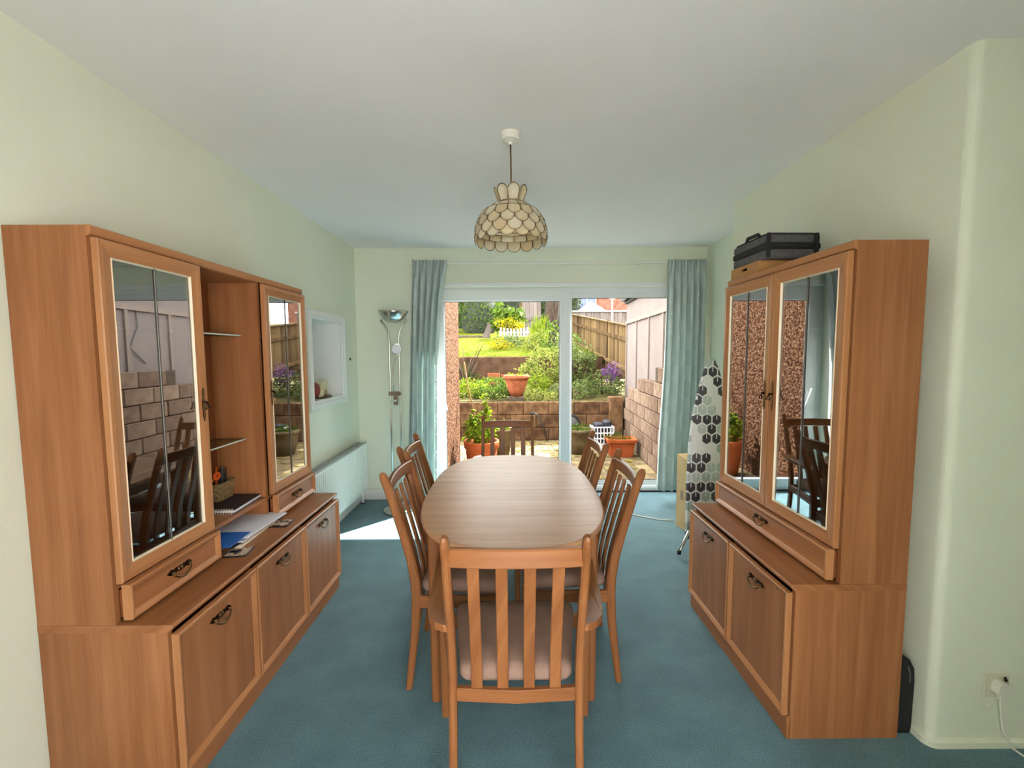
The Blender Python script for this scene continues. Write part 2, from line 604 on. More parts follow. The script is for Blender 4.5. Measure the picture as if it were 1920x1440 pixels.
    def sweep(self, path, B, w, t, mat=0, chamf=.25, caps=True):
        """rounded-rectangle section swept along a planar path; B is the constant axis, w along B, t in the plane"""
        path = [Vector(p) for p in path]
        B = Vector(B).normalized()
        m = len(path)
        ws = w if isinstance(w, (list, tuple)) else [w] * m
        ts = t if isinstance(t, (list, tuple)) else [t] * m
        vs = []
        for i in range(m):
            T = (path[min(i + 1, m - 1)] - path[max(i - 1, 0)]).normalized()
            N = T.cross(B).normalized()
            a, b = ws[i] / 2, ts[i] / 2
            c = min(a, b) * chamf * 2 * .5
            for (p, q) in ((a, b - c), (a - c, b), (-a + c, b), (-a, b - c), (-a, -b + c), (-a + c, -b), (a - c, -b), (a, -b + c)):
                vs.append(path[i] + B * p + N * q)
        fs = []
        n = 8
        for i in range(m - 1):
            for k in range(n):
                l = (k + 1) % n
                fs.append((i * n + k, i * n + l, (i + 1) * n + l, (i + 1) * n + k))
        L = path[-1] - path[0]
        g = max(range(3), key=lambda q: abs(L[q]))
        self.add(vs, fs, mat, g)
        if caps:
            o = len(self.v) - len(vs)
            self.f.append((tuple(o + k for k in range(n)), mat, g, False))
            self.f.append((tuple(o + (m - 1) * n + k for k in range(n)), mat, g, False))
        return self

    def frame(self, x0, x1, z0, z1, prof, mat=0):
        """mitred frame in the XZ plane; prof = closed list of (inset, y)"""
        m = len(prof)
        vs = []
        for ins, y in prof:
            vs += [(x0 + ins, y, z0 + ins), (x1 - ins, y, z0 + ins), (x1 - ins, y, z1 - ins), (x0 + ins, y, z1 - ins)]
        o = len(self.v)
        self.v.extend(vs)
        for i in range(m):
            j = (i + 1) % m
            for k in range(4):
                l = (k + 1) % 4
                self.f.append(((o + i * 4 + k, o + i * 4 + l, o + j * 4 + l, o + j * 4 + k), mat, 0 if k in (0, 2) else 2, False))
        return self

    def mesh(self, name, mats, normals=True):
        me = bpy.data.meshes.new(name)
        me.from_pydata([tuple(p) for p in self.v], [], [f[0] for f in self.f])
        if normals:
            bm = bmesh.new()
            bm.from_mesh(me)
            bmesh.ops.recalc_face_normals(bm, faces=bm.faces)
            bm.to_mesh(me)
            bm.free()
        for mt in (mats if isinstance(mats, (list, tuple)) else [mats]):
            me.materials.append(mt)
        uv = me.uv_layers.new(name='UVMap')
        for pl, f in zip(me.polygons, self.f):
            pl.material_index = f[1]
            pl.use_smooth = f[3]
            g = f[2]
            a, b = [q for q in range(3) if q != g]
            for li in pl.loop_indices:
                p = me.vertices[me.loops[li].vertex_index].co
                uv.data[li].uv = (p[g], p[a] + 1.37 * p[b])
        return me

    def build(self, name, mats, parent=None, loc=None, rot=None, normals=True):
        return link(name, self.mesh(name, mats, normals), parent, loc, rot)


def link(name, me, parent=None, loc=None, rot=None):
    o = bpy.data.objects.new(name, me)
    COL.objects.link(o)
    if parent is not None:
        o.parent = parent
    if loc is not None:
        o.location = loc
    if rot is not None:
        o.rotation_euler = rot
    return o


def tag(o, label=None, cat=None, group=None, kind=None):
    if label:
        o['label'] = label
    if cat:
        o['category'] = cat
    if group:
        o['group'] = group
    if kind:
        o['kind'] = kind
    return o


def thing(name, label, cat, loc=(0, 0, 0), rotz=0.0, group=None, kind=None):
    o = bpy.data.objects.new(name, None)
    o.empty_display_size = .1
    COL.objects.link(o)
    o.location = loc
    o.rotation_euler = (0, 0, rotz)
    return tag(o, label, cat, group, kind)


def structure(name, mb, mats, parent=None, label=None):
    o = mb.build(name, mats, parent)
    o['kind'] = 'structure'
    if label:
        o['label'] = label
    return o


# ------------------------------------------------------------------ the room
XL, YB, XBR, XR, XNR = -1.4575, 4.2305, 1.493, 1.851, 2.3
Y_BR0, Y_BR1 = 1.48, 3.01
CH, YREAR, PX_L, PX_R = 2.4, -3.2, -.46, .60
YF = 4.42                      # inner face of the patio door frame
DX0, DX1, DZ1 = -.80, 1.72, 2.06

structure('floor_bounce', MB().box(XL - .3, XNR + .2, YREAR - .2, -.2, -.12, 0), MT['beige'], label='added pale carpet in the invented lounge end, bouncing light upwards')  # invented lounge floor, kept pale to bounce daylight onto the ceiling
structure('floor', MB().box(XL - .3, XNR + .2, -.2, YF + .1, -.12, 0), MT['carpet'], label='teal cut-pile fitted carpet covering the room floor')
structure('ceiling', MB().box(XL - .3, XNR + .2, YREAR - .2, YB + .28, CH, CH + .15), MT['ceil'], label='plain white painted ceiling above the dining room')
# left wall with the niche opening
NY0, NY1, NZ0, NZ1 = 3.262, 3.822, 1.05, 1.69
w = MB()
w.box(XL - .3, XL, YREAR, NY0, 0, CH)
w.box(XL - .3, XL, NY1, YB + .27, 0, CH)
w.box(XL - .3, XL, NY0, NY1, 0, NZ0)
w.box(XL - .3, XL, NY0, NY1, NZ1, CH)
structure('wall_left', w, MT['wall'], label='pale green left wall with a small white recess')
w = MB()
w.box(XL - .01, DX0, YB, YB + .27, 0, CH)
w.box(DX1, XNR, YB, YB + .27, 0, CH)
w.box(DX0, DX1, YB, YB + .27, DZ1, CH)
structure('wall_back', w, MT['wall'], label='pale green end wall around the patio door')
w = MB()
br = .028
cor = [(XBR + br - br * cs(a), Y_BR0 + br - br * sn(a)) for a in [PI / 2 * k / 6 for k in range(7)]]
w.prism(cor + [(XNR + .2, Y_BR0), (XNR + .2, Y_BR1), (XBR, Y_BR1)], 2, 0, CH)
w.box(XR, XNR + .2, Y_BR1, YB + .27, 0, CH)
WY0, WY1, WZ0, WZ1 = YREAR + .05, -.35, .06, 2.36
w.box(XNR, XNR + .2, WY1, Y_BR0, 0, CH)
w.box(XNR, XNR + .2, YREAR, WY0, 0, CH)
w.box(XNR, XNR + .2, WY0, WY1, 0, WZ0)
w.box(XNR, XNR + .2, WY0, WY1, WZ1, CH)
structure('wall_right', w, MT['wall'], label='pale green right wall with projecting chimney breast')
RX0, RX1 = XL + .05, XNR - .05
w = MB()
w.box(XL - .3, RX0, YREAR - .2, YREAR, 0, CH)
w.box(RX1, XNR + .2, YREAR - .2, YREAR, 0, CH)
w.box(RX0, RX1, YREAR - .2, YREAR, 0, WZ0)
w.box(RX0, RX1, YREAR - .2, YREAR, WZ1, CH)
structure('wall_rear', w, MT['ceil'], label='white rear wall of the added lounge end behind the camera')  # belongs to the invented lounge, opened up for more daylight
# added unseen wall nibs and head, holding lounge light off near surfaces
w = MB()
w.box(XL, PX_L, -.27, -.15, 0, CH)
w.box(PX_R, XNR, -.27, -.15, 0, CH)
w.box(PX_L, PX_R, -.27, -.15, 2.15, CH)
structure('wall_light_block', w, MT['ceil'], label='added white wall nibs that keep lounge light off camera-facing surfaces')


def added_window(name, label, a0, a1, loc, rz):  # unseen windows, added to let more daylight into the room
    win = thing(name, label, None, loc, rz, kind='structure')
    MB().frame(a0, a1, WZ0, WZ1, [(0, -.04), (0, .04), (.05, .04), (.05, -.04)]).build('window_frame', MT['upvc'], win)
    for x in (a0 + (a1 - a0) / 3, a0 + (a1 - a0) * 2 / 3):
        MB().box(x - .025, x + .025, -.03, .03, WZ0 + .05, WZ1 - .05).build('mullion', MT['upvc'], win)


added_window('added_window_1', 'added wide white side window behind the camera, bringing in extra daylight', WY0, WY1, (XNR + .1, 0, 0), PI / 2)
added_window('added_window_2', 'added wide white rear window behind the camera, bringing in extra daylight', RX0, RX1, (0, YREAR - .1, 0), 0)
w = MB()
w.box(XNR + .25, 14, -14, 4.0, -.2, -.05)
w.box(-12, XNR + .25, -14, YREAR - .25, -.2, -.05)
structure('drive', w, MT['drive'], label='added pale concrete drive outside the added windows, bouncing light indoors')  # unseen ground added as a pale reflector below the windows

# skirting boards
def skirt(name, pts, h=.105, t=.016):
    mb = MB()
    for (x0, y0), (x1, y1) in zip(pts[:-1], pts[1:]):
        mb.box(min(x0, x1) - (t if x0 == x1 else 0), max(x0, x1) + (t if x0 == x1 else 0),
               min(y0, y1) - (t if y0 == y1 else 0), max(y0, y1) + (t if y0 == y1 else 0), 0, h, .005)
    structure(name, mb, MT['white'])


skirt('baseboard_left', [(XL, 2.61), (XL, YB - .02)])
skirt('baseboard_back', [(XL + .02, YB), (DX0 - .01, YB)])
skirt('baseboard_right', [(XR, Y_BR1 + .01), (XR, YB - .01)])
# low painted skirting that follows the rounded chimney-breast corner
mb = MB()
path = [(XNR - .02, Y_BR0)] + [(p[0], p[1]) for p in reversed(cor)] + [(XBR, 1.60)]
out = []
for i, p in enumerate(path):
    a = Vector(path[max(i - 1, 0)]); b = Vector(path[min(i + 1, len(path) - 1)])
    tn = (b - a).normalized()
    out.append((p[0] - tn.y * -.014 * -1 if False else p[0] + tn.y * .014, p[1] - tn.x * .014 * -1 if False else p[1] - tn.x * .014))
# choose the side facing the room
if out[0][1] > Y_BR0:
    out = [(2 * p[0] - o_[0], 2 * p[1] - o_[1]) for p, o_ in zip(path, out)]
vs, fs = [], []
for p, o_ in zip(path, out):
    vs += [(p[0], p[1], 0), (o_[0], o_[1], 0), (o_[0], o_[1], .022), (p[0], p[1], .028)]
for i in range(len(path) - 1):
    for k in range(4):
        l = (k + 1) % 4
        fs.append((i * 4 + k, i * 4 + l, i * 4 + 4 + l, i * 4 + 4 + k))
mb.add(vs, fs, 0, 2)
structure('baseboard_breast', mb, MT['wall'])

# niche: white lining and architrave
n = thing('trim_1', 'white framed recess in the green left wall beside the radiator', None, (0, 0, 0), kind='structure')
mb = MB()
mb.box(XL - .26, XL - .25, NY0, NY1, NZ0, NZ1)
mb.box(XL - .25, XL, NY0, NY0 + .012, NZ0, NZ1)
mb.box(XL - .25, XL, NY1 - .012, NY1, NZ0, NZ1)
mb.box(XL - .25, XL, NY0 + .012, NY1 - .012, NZ1 - .012, NZ1)
mb.build('recess_lining', MT['white'], n)
MB().box(XL - .25, XL + .012, NY0 + .012, NY1 - .012, NZ0, NZ0 + .014, .003).build('recess_sill', MT['white'], n)
fr = MB().frame(0, NY1 - NY0 + .15, 0, NZ1 - NZ0 + .10, [(0, 0), (0, -.02), (.012, -.026), (.04, -.026), (.046, -.018), (.066, -.014), (.066, 0)])
fr.build('architrave', MT['white'], n, (XL + .001, NY0 - .075, NZ0 - .05), (0, 0, PI / 2))

# ------------------------------------------------------------------ patio door
d = thing('door_1', 'white sliding patio door onto the garden', None, (0, 0, 0), kind='structure')
# fixed outer frame
MB().frame(DX0, DX1, 0, DZ1, [(0, YF), (0, YF + .10), (.045, YF + .10), (.045, YF)]).build('outer_frame', MT['upvc'], d)
MB().frame(DX0 - .0, DX1, .0, DZ1, [(.045, YF + .012), (.045, YF + .03), (.058, YF + .03), (.058, YF + .012)]).build('frame_lip', MT['upvc'], d)
# plaster bead round the reveal
mb = MB()
mb.box(DX0 + .001, DX1 - .001, YB - .006, YB + .02, DZ1 - .02, DZ1 + .018, .004)
mb.build('head_bead', MT['white'], d)
# sliding panel (left)
PX0, PX1 = -.745, .588
pan = MB().frame(PX0, PX1, .04, 2.022, [(0, YF - .012), (0, YF + .045), (.088, YF + .045), (.098, YF + .036), (.098, YF + .0), (.086, YF - .012)]).build('sliding_panel', MT['upvc'], d)
MB().frame(PX0 + .094, PX1 - .094, .134, 1.928, [(0, YF + .008), (0, YF + .03), (.007, YF + .03), (.007, YF + .008)]).build('seal', MT['rubber'], pan)
MB().box(PX0 + .094, PX1 - .094, YF + .014, YF + .022, .134, 1.928).build('pane', MT['pane'], pan)
# fixed panel (right)
fx = MB().frame(.545, DX1 - .03, .03, 2.035, [(0, YF + .05), (0, YF + .095), (.068, YF + .095), (.075, YF + .085), (.075, YF + .05)]).build('fixed_panel', MT['upvc'], d)
MB().frame(.545 + .072, DX1 - .102, .102, 1.963, [(0, YF + .055), (0, YF + .08), (.006, YF + .08), (.006, YF + .055)]).build('seal', MT['rubber'], fx)
MB().box(.545 + .072, DX1 - .102, YF + .064, YF + .072, .102, 1.963).build('pane', MT['pane'], fx)
h = MB()
h.lathe([(.0, -.012), (.018, -.01), (.02, .008), (.012, .016), (0, .017)], 14)
for i, p in enumerate(h.v):
    h.v[i] = (p[0], -p[2], p[1])
h.tube([(0, -.012, 0), (.004, -.03, -.008), (.02, -.036, -.05), (.05, -.036, -.145), (.066, -.034, -.20)], [.008, .008, .009, .009, .007], 8)
h.build('handle', MT['upvc'], pan, (-.69, YF - .017, 1.05))
MB().box(DX0 + .02, DX1 - .02, YF - .02, YF + .0, .001, .014, .003).build('threshold_strip', MT['dark'], d)

# ------------------------------------------------------------------ curtains
def curtain(name, label, zt, zb, lx, rx, y0, seed, folds):
    rnd = random.Random(seed)
    th = thing(name, label, 'curtain', ((lx(0) + rx(0)) / 2, y0, 0))
    ox = th.location.x
    nu, nv = folds * 12, 26
    ph = [rnd.uniform(-.5, .5) for _ in range(folds + 1)]
    am = [rnd.uniform(.65, 1.15) for _ in range(folds + 1)]
    vs = []
    for j in range(nv + 1):
        v = j / nv
        z = zt + (zb - zt) * v
        for i in range(nu + 1):
            u = i / nu
            k = u * folds
            kk = min(int(k), folds - 1)
            a = am[kk] * (1 - (k - kk)) + am[kk + 1] * (k - kk)
            p = ph[kk] * (1 - (k - kk)) + ph[kk + 1] * (k - kk)
            amp = .030 + .020 * min(1, v * 5)
            yy = amp * a * sn(2 * PI * k + p * min(1, v * 3)) + .008 * sn(4.4 * PI * k + 3 * v + seed)
            if v < .06:
                yy = .022 * sn(2 * PI * k * 2) + .004
            x = lx(v) + (rx(v) - lx(v)) * (u + .018 * sn(2 * PI * k + 1.3 + 2 * v))
            vs.append((x - ox, yy - .0, z))
    fs = []
    for j in range(nv):
        for i in range(nu):
            a = j * (nu + 1) + i
            fs.append((a, a + 1, a + nu + 2, a + nu + 1))
    mb = MB().add(vs, fs, 0, 2, True)
    me = mb.mesh('curtain_cloth', MT['curtain'], False)
    uvl = me.uv_layers['UVMap']
    wid = folds * .13
    for pl in me.polygons:
        for li in pl.loop_indices:
            vi = me.loops[li].vertex_index
            uvl.data[li].uv = ((vi % (nu + 1)) / nu * wid, me.vertices[vi].co.z)
    ob = link('curtain_cloth', me, th)
    sm = ob.modifiers.new('thickness', 'SOLIDIFY')
    sm.thickness = .003
    # rows of small pale embroidered dots on the front of the folds
    bd = MB()
    for kf in range(folds):
        if kf % 2 and folds > 4:
            continue
        for r in range(11):
            j = int(2 + (nv - 3) * (r + .3 * (kf % 3)) / 11)
            best = min(range(kf * 12, kf * 12 + 12), key=lambda i: vs[j * (nu + 1) + i][1])
            p = vs[j * (nu + 1) + best]
            bd.lathe([(0, -.008), (.006, -.004), (.008, 0), (.006, .004), (0, .008)], 6, (p[0], p[1] - .004, p[2]))
    b = bd.build('embroidered_dot', MT['paper'], th)
    b['kind'] = 'stuff'
    # header tape hooks
    hk = MB()
    for i in range(folds + 1):
        u = i / folds
        hk.box(lx(0) + (rx(0) - lx(0)) * u - ox - .004, lx(0) + (rx(0) - lx(0)) * u - ox + .004, -.004, .012, zt - .02, zt + .012, .001)
    hb = hk.build('curtain_hook', MT['plastic'], th)
    hb['kind'] = 'stuff'
    return th


def lerp_fn(*pts):
    def f(v):
        for (a, x), (b, y) in zip(pts[:-1], pts[1:]):
            if v <= b:
                return x + (y - x) * (v - a) / (b - a)
        return pts[-1][1]
    return f


curtain('curtain', 'aqua pleated curtain drawn back on the left of the patio door', 2.268, .07,
        lerp_fn((0, -.897), (.45, -.935), (1, -.985)), lerp_fn((0, -.58), (.2, -.64), (.45, -.68), (.8, -.69), (1, -.70)), YB - .10, 3, 5)
curtain('curtain', 'aqua pleated curtain drawn back on the right of the patio door', 2.262, .105,
        lerp_fn((0, 1.45), (.45, 1.435), (.8, 1.40), (1, 1.395)), lerp_fn((0, 1.795), (1, 1.795)), YB - .10, 8, 6)
t = thing('curtain_rail', 'slim white curtain rail above the patio door', 'curtain rail', (0, YB, 2.245))
MB().box(-.93, 1.82, -.075, -.055, -.012, .012, .003).build('rail', MT['plastic'], t)
for x in (-.3, .45, 1.2):
    MB().box(x - .012, x + .012, -.056, -.001, -.008, .010, .002).build('bracket', MT['plastic'], t)


# ------------------------------------------------------------------ cabinets
def bail_handle(parent, x, y, z, name='handle', wd=.10):
    """horizontal antique drop handle, front is -y"""
    mb = MB()
    hw = wd / 2
    for s in (-1, 1):
        # pointed backplate and boss
        pts = [(s * hw * 1.15, 0), (s * hw * .80, .011), (s * hw * .5, .006), (s * hw * .34, .010), (s * hw * .2, 0), (s * hw * .34, -.010), (s * hw * .5, -.006), (s * hw * .80, -.011)]
        mb.prism(pts, 1, 0, -.0025, mat=1)
        mb.lathe([(.0055, 0), (.0055, .010), (.004, .014), (0, .015)], 8)
        for i in range(len(mb.v) - 32, len(mb.v)):
            p = mb.v[i]
            mb.v[i] = (p[0] + s * hw * .78, -p[2], p[1])
    mb.tube([(-hw * .78, -.010, 0), (-hw * .80, -.014, -.010), (-hw * .45, -.018, -.022), (0, -.019, -.026), (hw * .45, -.018, -.022), (hw * .80, -.014, -.010), (hw * .78, -.010, 0)],
            [.003, .003, .0036, .005, .0036, .003, .003], 7)
    mb.lathe([(.0, -.004), (.012, -.003), (.012, .003), (0, .004)], 8)
    for i in range(len(mb.v) - 32, len(mb.v)):
        p = mb.v[i]
        mb.v[i] = (p[0], -p[2] - .003, p[1] * .8)
    return mb.build(name, [MT['brass'], MT['bronze']], parent, (x, y, z))


def key_handle(parent, x, y, z):
    """upright escutcheon with a hanging triangular pull"""
    mb = MB()
    mb.prism([(0, .065), (.007, .045), (.004, .028), (.009, .012), (.006, 0), (.009, -.012), (.004, -.028), (.007, -.045), (0, -.065), (-.007, -.045), (-.004, -.028), (-.009, -.012), (-.006, 0), (-.009, .012), (-.004, .028), (-.007, .045)], 1, 0, -.003)
    mb.box(-.008, .008, -.014, -.003, .004, .012, .002, mat=1)
    mb.tube([(0, -.014, .008), (-.011, -.018, -.018), (.011, -.018, -.018)], .003, 6, mat=1, closed=True)
    return mb.build('handle', [MT['brass'], MT['bronze']], parent, (x, y, z))


def glazed_door(parent, x0, x1, z0, z1, yb, yf, handle_x, hz):
    w_, h_ = x1 - x0, z1 - z0
    th = yb - yf          # front is towards -y, so yf < yb
    fr_ = MB().frame(0, w_, 0, h_, [(0, 0), (0, -th + .003), (.003, -th), (.016, -th), (.026, -th + .0025), (.044, -th + .0085), (.050, -th + .0105), (.050, 0)])
    dr = fr_.build('door', MT['woodm'], parent, (x0, yb, z0))
    dr['label'] = 'glazed door with mitred wooden frame'
    MB().frame(.048, w_ - .048, .048, h_ - .048, [(0, -th + .004), (0, -th + .009), (.0055, -th + .0125), (.0055, -th + .004 + .010)]).build('glazing_bead', MT['bead'], dr)
    MB().box(.050, w_ - .050, -.008, -.004, .050, h_ - .050).build('glass_pane', MT['cabglass'], dr)
    mb = MB()
    mb.box(w_ / 2 - .0035, w_ / 2 + .0035, -.0125, -.0085, .05, h_ - .05, .0015)
    mb.build('lead_strip', MT['lead'], dr)
    key_handle(dr, handle_x, -th, hz - z0)
    return dr


def panel_door(parent, x0, x1, z0, z1, yb, yf, name='base_door', rail=.026, hz=None, hx=None, hw=.10):
    w_, h_ = x1 - x0, z1 - z0
    th = yb - yf
    fr_ = MB().frame(0, w_, 0, h_, [(0, 0), (0, -th + .003), (.003, -th), (.008, -th), (.018, -th + .006), (rail - .002, -th + .0095), (rail, -th + .013), (rail, 0)])
    fr_.box(rail - .001, w_ - rail + .001, -th + .011, -.002, rail - .001, h_ - rail + .001, mat=1, g=2 if name != 'drawer' else 0)
    dr = fr_.build(name, [MT['woodm'], MT['wood']], parent, (x0, yb, z0))
    bail_handle(dr, hx if hx is not None else w_ / 2, -th + .0105, (hz - z0) if hz else h_ / 2 + .006, wd=hw)
    return dr


def cabinet(label, loc, rotz, bays, open_bays, wide_drawer):
    cb = thing('display_cabinet', label, 'cabinet', loc, rotz)
    W = .4315 * bays
    bw = .4315
    HB, HT = .586, 1.787
    # base
    MB().box(0, .018, -.396, 0, 0, HB - .024, g=2).build('base_side_panel', MT['wood'], cb)
    MB().box(W - .018, W, -.396, 0, 0, HB - .024, g=2).build('base_side_panel', MT['wood'], cb)
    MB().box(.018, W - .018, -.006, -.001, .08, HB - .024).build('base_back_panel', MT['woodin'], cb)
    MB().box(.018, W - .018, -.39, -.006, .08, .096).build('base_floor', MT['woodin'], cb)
    MB().box(.0, W, -.4067, -.392, 0, .085, .002, g=0).build('plinth', MT['wood'], cb)
    for b in range(1, bays):
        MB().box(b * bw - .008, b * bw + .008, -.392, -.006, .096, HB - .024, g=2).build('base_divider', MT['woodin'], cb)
    mb = MB()
    mb.prism([(-.0, HB), (-.0, HB - .024), (-.400, HB - .024), (-.404, HB - .018), (-.411, HB - .014), (-.4142, HB - .009), (-.4142, HB - .003), (-.411, HB)], 0, -.001, W + .001, g=0)
    mb.build('worktop', MT['wood'], cb)
    for b in range(bays):
        panel_door(cb, b * bw + .004, (b + 1) * bw - .004, .088, .553, -.404, -.425, hz=.489, hx=bw / 2 - .004)
    # upper unit
    Z0 = HB + .0005
    MB().box(0, .018, -.240, 0, Z0, HT - .0008, g=2).build('side_panel', MT['wood'], cb)
    MB().box(W - .018, W, -.240, 0, Z0, HT - .0008, g=2).build('side_panel', MT['wood'], cb)
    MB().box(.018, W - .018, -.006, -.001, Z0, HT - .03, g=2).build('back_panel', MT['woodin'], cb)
    mb = MB()
    mb.box(.018, W - .018, -.241, 0, HT - .031, HT, g=0)
    mb.prism([(-.2402, HT), (-.2402, HT - .031), (-.246, HT - .031), (-.2515, HT - .027), (-.2535, HT - .020), (-.2535, HT - .004), (-.250, HT)], 0, 0, W, g=0)
    mb.build('cornice', MT['woodm'], cb)
    for b in range(1, bays):
        if bays == 2:
            break
        MB().box(b * bw - .009, b * bw + .009, -.238, -.006, Z0, HT - .031, g=2).build('divider', MT['wood'], cb)
    if bays == 2:
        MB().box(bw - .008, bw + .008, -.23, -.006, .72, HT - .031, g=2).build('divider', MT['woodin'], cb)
    for b in range(bays):
        x0, x1 = b * bw, (b + 1) * bw
        i0, i1 = x0 + (.018 if b == 0 else .009), x1 - (.018 if b == bays - 1 else .009)
        MB().box(i0, i1, -.236, -.006, .690, .706, .001, g=0).build('shelf_board', MT['wood'], cb)
        for zz in (1.0, 1.505):
            sh = MB().box(i0, i1, -.150, -.008, zz - .003, zz + .003).build('glass_shelf', MT['shelfglass'], cb)
            MB().box(i0, i1, -.1525, -.150, zz - .003, zz + .003).build('shelf_edge', MT['shelfedge'], sh)
        if b in open_bays:
            continue
        hx = (bw - .033) if b == 0 else .025
        glazed_door(cb, x0 + .003, x1 - .003, .716, 1.752, -.2485, -.2685, hx, 1.222)
    if wide_drawer:
        panel_door(cb, .004, W - .004, .600, .712, -.262, -.290, 'drawer', .024, hx=W / 2 - .004)
        MB().box(.02, W - .02, -.26, -.24, .60, .70).build('drawer_carcass', MT['woodin'], cb)
    else:
        for b in range(bays):
            if b in open_bays:
                continue
            panel_door(cb, b * bw + .004, (b + 1) * bw - .004, .600, .712, -.262, -.290, 'drawer', .024)
            MB().box(b * bw + .02, (b + 1) * bw - .02, -.26, -.24, .60, .689).build('drawer_carcass', MT['woodin'], cb)
    return cb


LC = cabinet('long three-bay wooden display cabinet with open shelves against the left wall', (XL + .003, 1.303, 0), PI / 2, 3, (1,), False)
RC = cabinet('two-door wooden glazed display cabinet standing before the chimney breast', (1.409, 2.377, 0), -PI / 2, 2, (), True)
# small white catch on the edge of the glazed door next to the open bay
MB().box(.4345, .441, -.250, -.238, .735, .775, .002).build('door_catch', MT['plastic'], LC)


# ------------------------------------------------------------------ dining table
def superell(a, b, n, cnt, ex):
    pts = []
    for i in range(cnt):
        t_ = 2 * PI * i / cnt
        c, s = cs(t_), sn(t_)
        pts.append((a * math.copysign(abs(c) ** (2 / ex), c), b * math.copysign(abs(s) ** (2 / ex), s)))
    return pts


TX, TY, TZ = .006, 2.19, .74
tb = thing('dining_table', 'long oval wooden extending dining table between the two cabinets', 'table', (TX, TY, 0))
HA, HL, EX = .414, .709, 2.75
SEAM = -.042


def half_outline(sgn):
    pts = []
    N = 40
    for i in range(N + 1):
        y = SEAM + (sgn * HL - SEAM) * (1 - (1 - i / N) ** 1.9)
        x = HA * max(0, 1 - min(1, abs(y / HL)) ** EX) ** (1 / EX)
        pts.append((x, y))
    return pts


for sgn, nm in ((1, 'tabletop_leaf'), (-1, 'tabletop_leaf')):
    P = half_outline(sgn)
    ring = P + [(-x, y) for x, y in reversed(P[:-1])]
    e = .0008 * sgn
    rings = []
    for ins, z in ((.010, TZ - .024), (.002, TZ - .020), (0, TZ - .012), (.001, TZ - .005), (.004, TZ - .001), (.008, TZ)):
        rg = []
        for x, y in ring:
            k = 1 - ins / HA
            yy = SEAM + (y - SEAM) * (1 - ins / HL) + e
            rg.append((x * k, yy, z))
        rings.append(rg)
    m = len(ring)
    vs = [p for rg in rings for p in rg]
    fs = [tuple(range(m)), tuple((len(rings) - 1) * m + k for k in range(m))]
    for i in range(len(rings) - 1):
        for k in range(m):
            l = (k + 1) % m
            fs.append((i * m + k, i * m + l, (i + 1) * m + l, (i + 1) * m + k))
    MB().add(vs, fs, 0, 0).build(nm, MT['table'], tb)
ap = superell(HA - .085, HL - .10, 0, 56, 3.2)
api = superell(HA - .103, HL - .118, 0, 56, 3.2)
vs = []
for z in (TZ - .095, TZ - .025):
    vs += [(x, y, z) for x, y in ap]
for z in (TZ - .025, TZ - .095):
    vs += [(x, y, z) for x, y in api]
fs = []
for r in range(4):
    for k in range(56):
        l = (k + 1) % 56
        fs.append((r * 56 + k, r * 56 + l, ((r + 1) % 4) * 56 + l, ((r + 1) % 4) * 56 + k))
MB().add(vs, fs, 0, 0).build('apron', MT['chair'], tb)
for sx in (-1, 1):
    for yy in (-.475, .525):
        MB().sweep([(sx * .315, yy, 0), (sx * .315, yy, .35), (sx * .315, yy, TZ - .025)], (1, 0, 0), [.034, .04, .046], [.034, .04, .046], chamf=.4).build('leg', MT['chair'], tb)


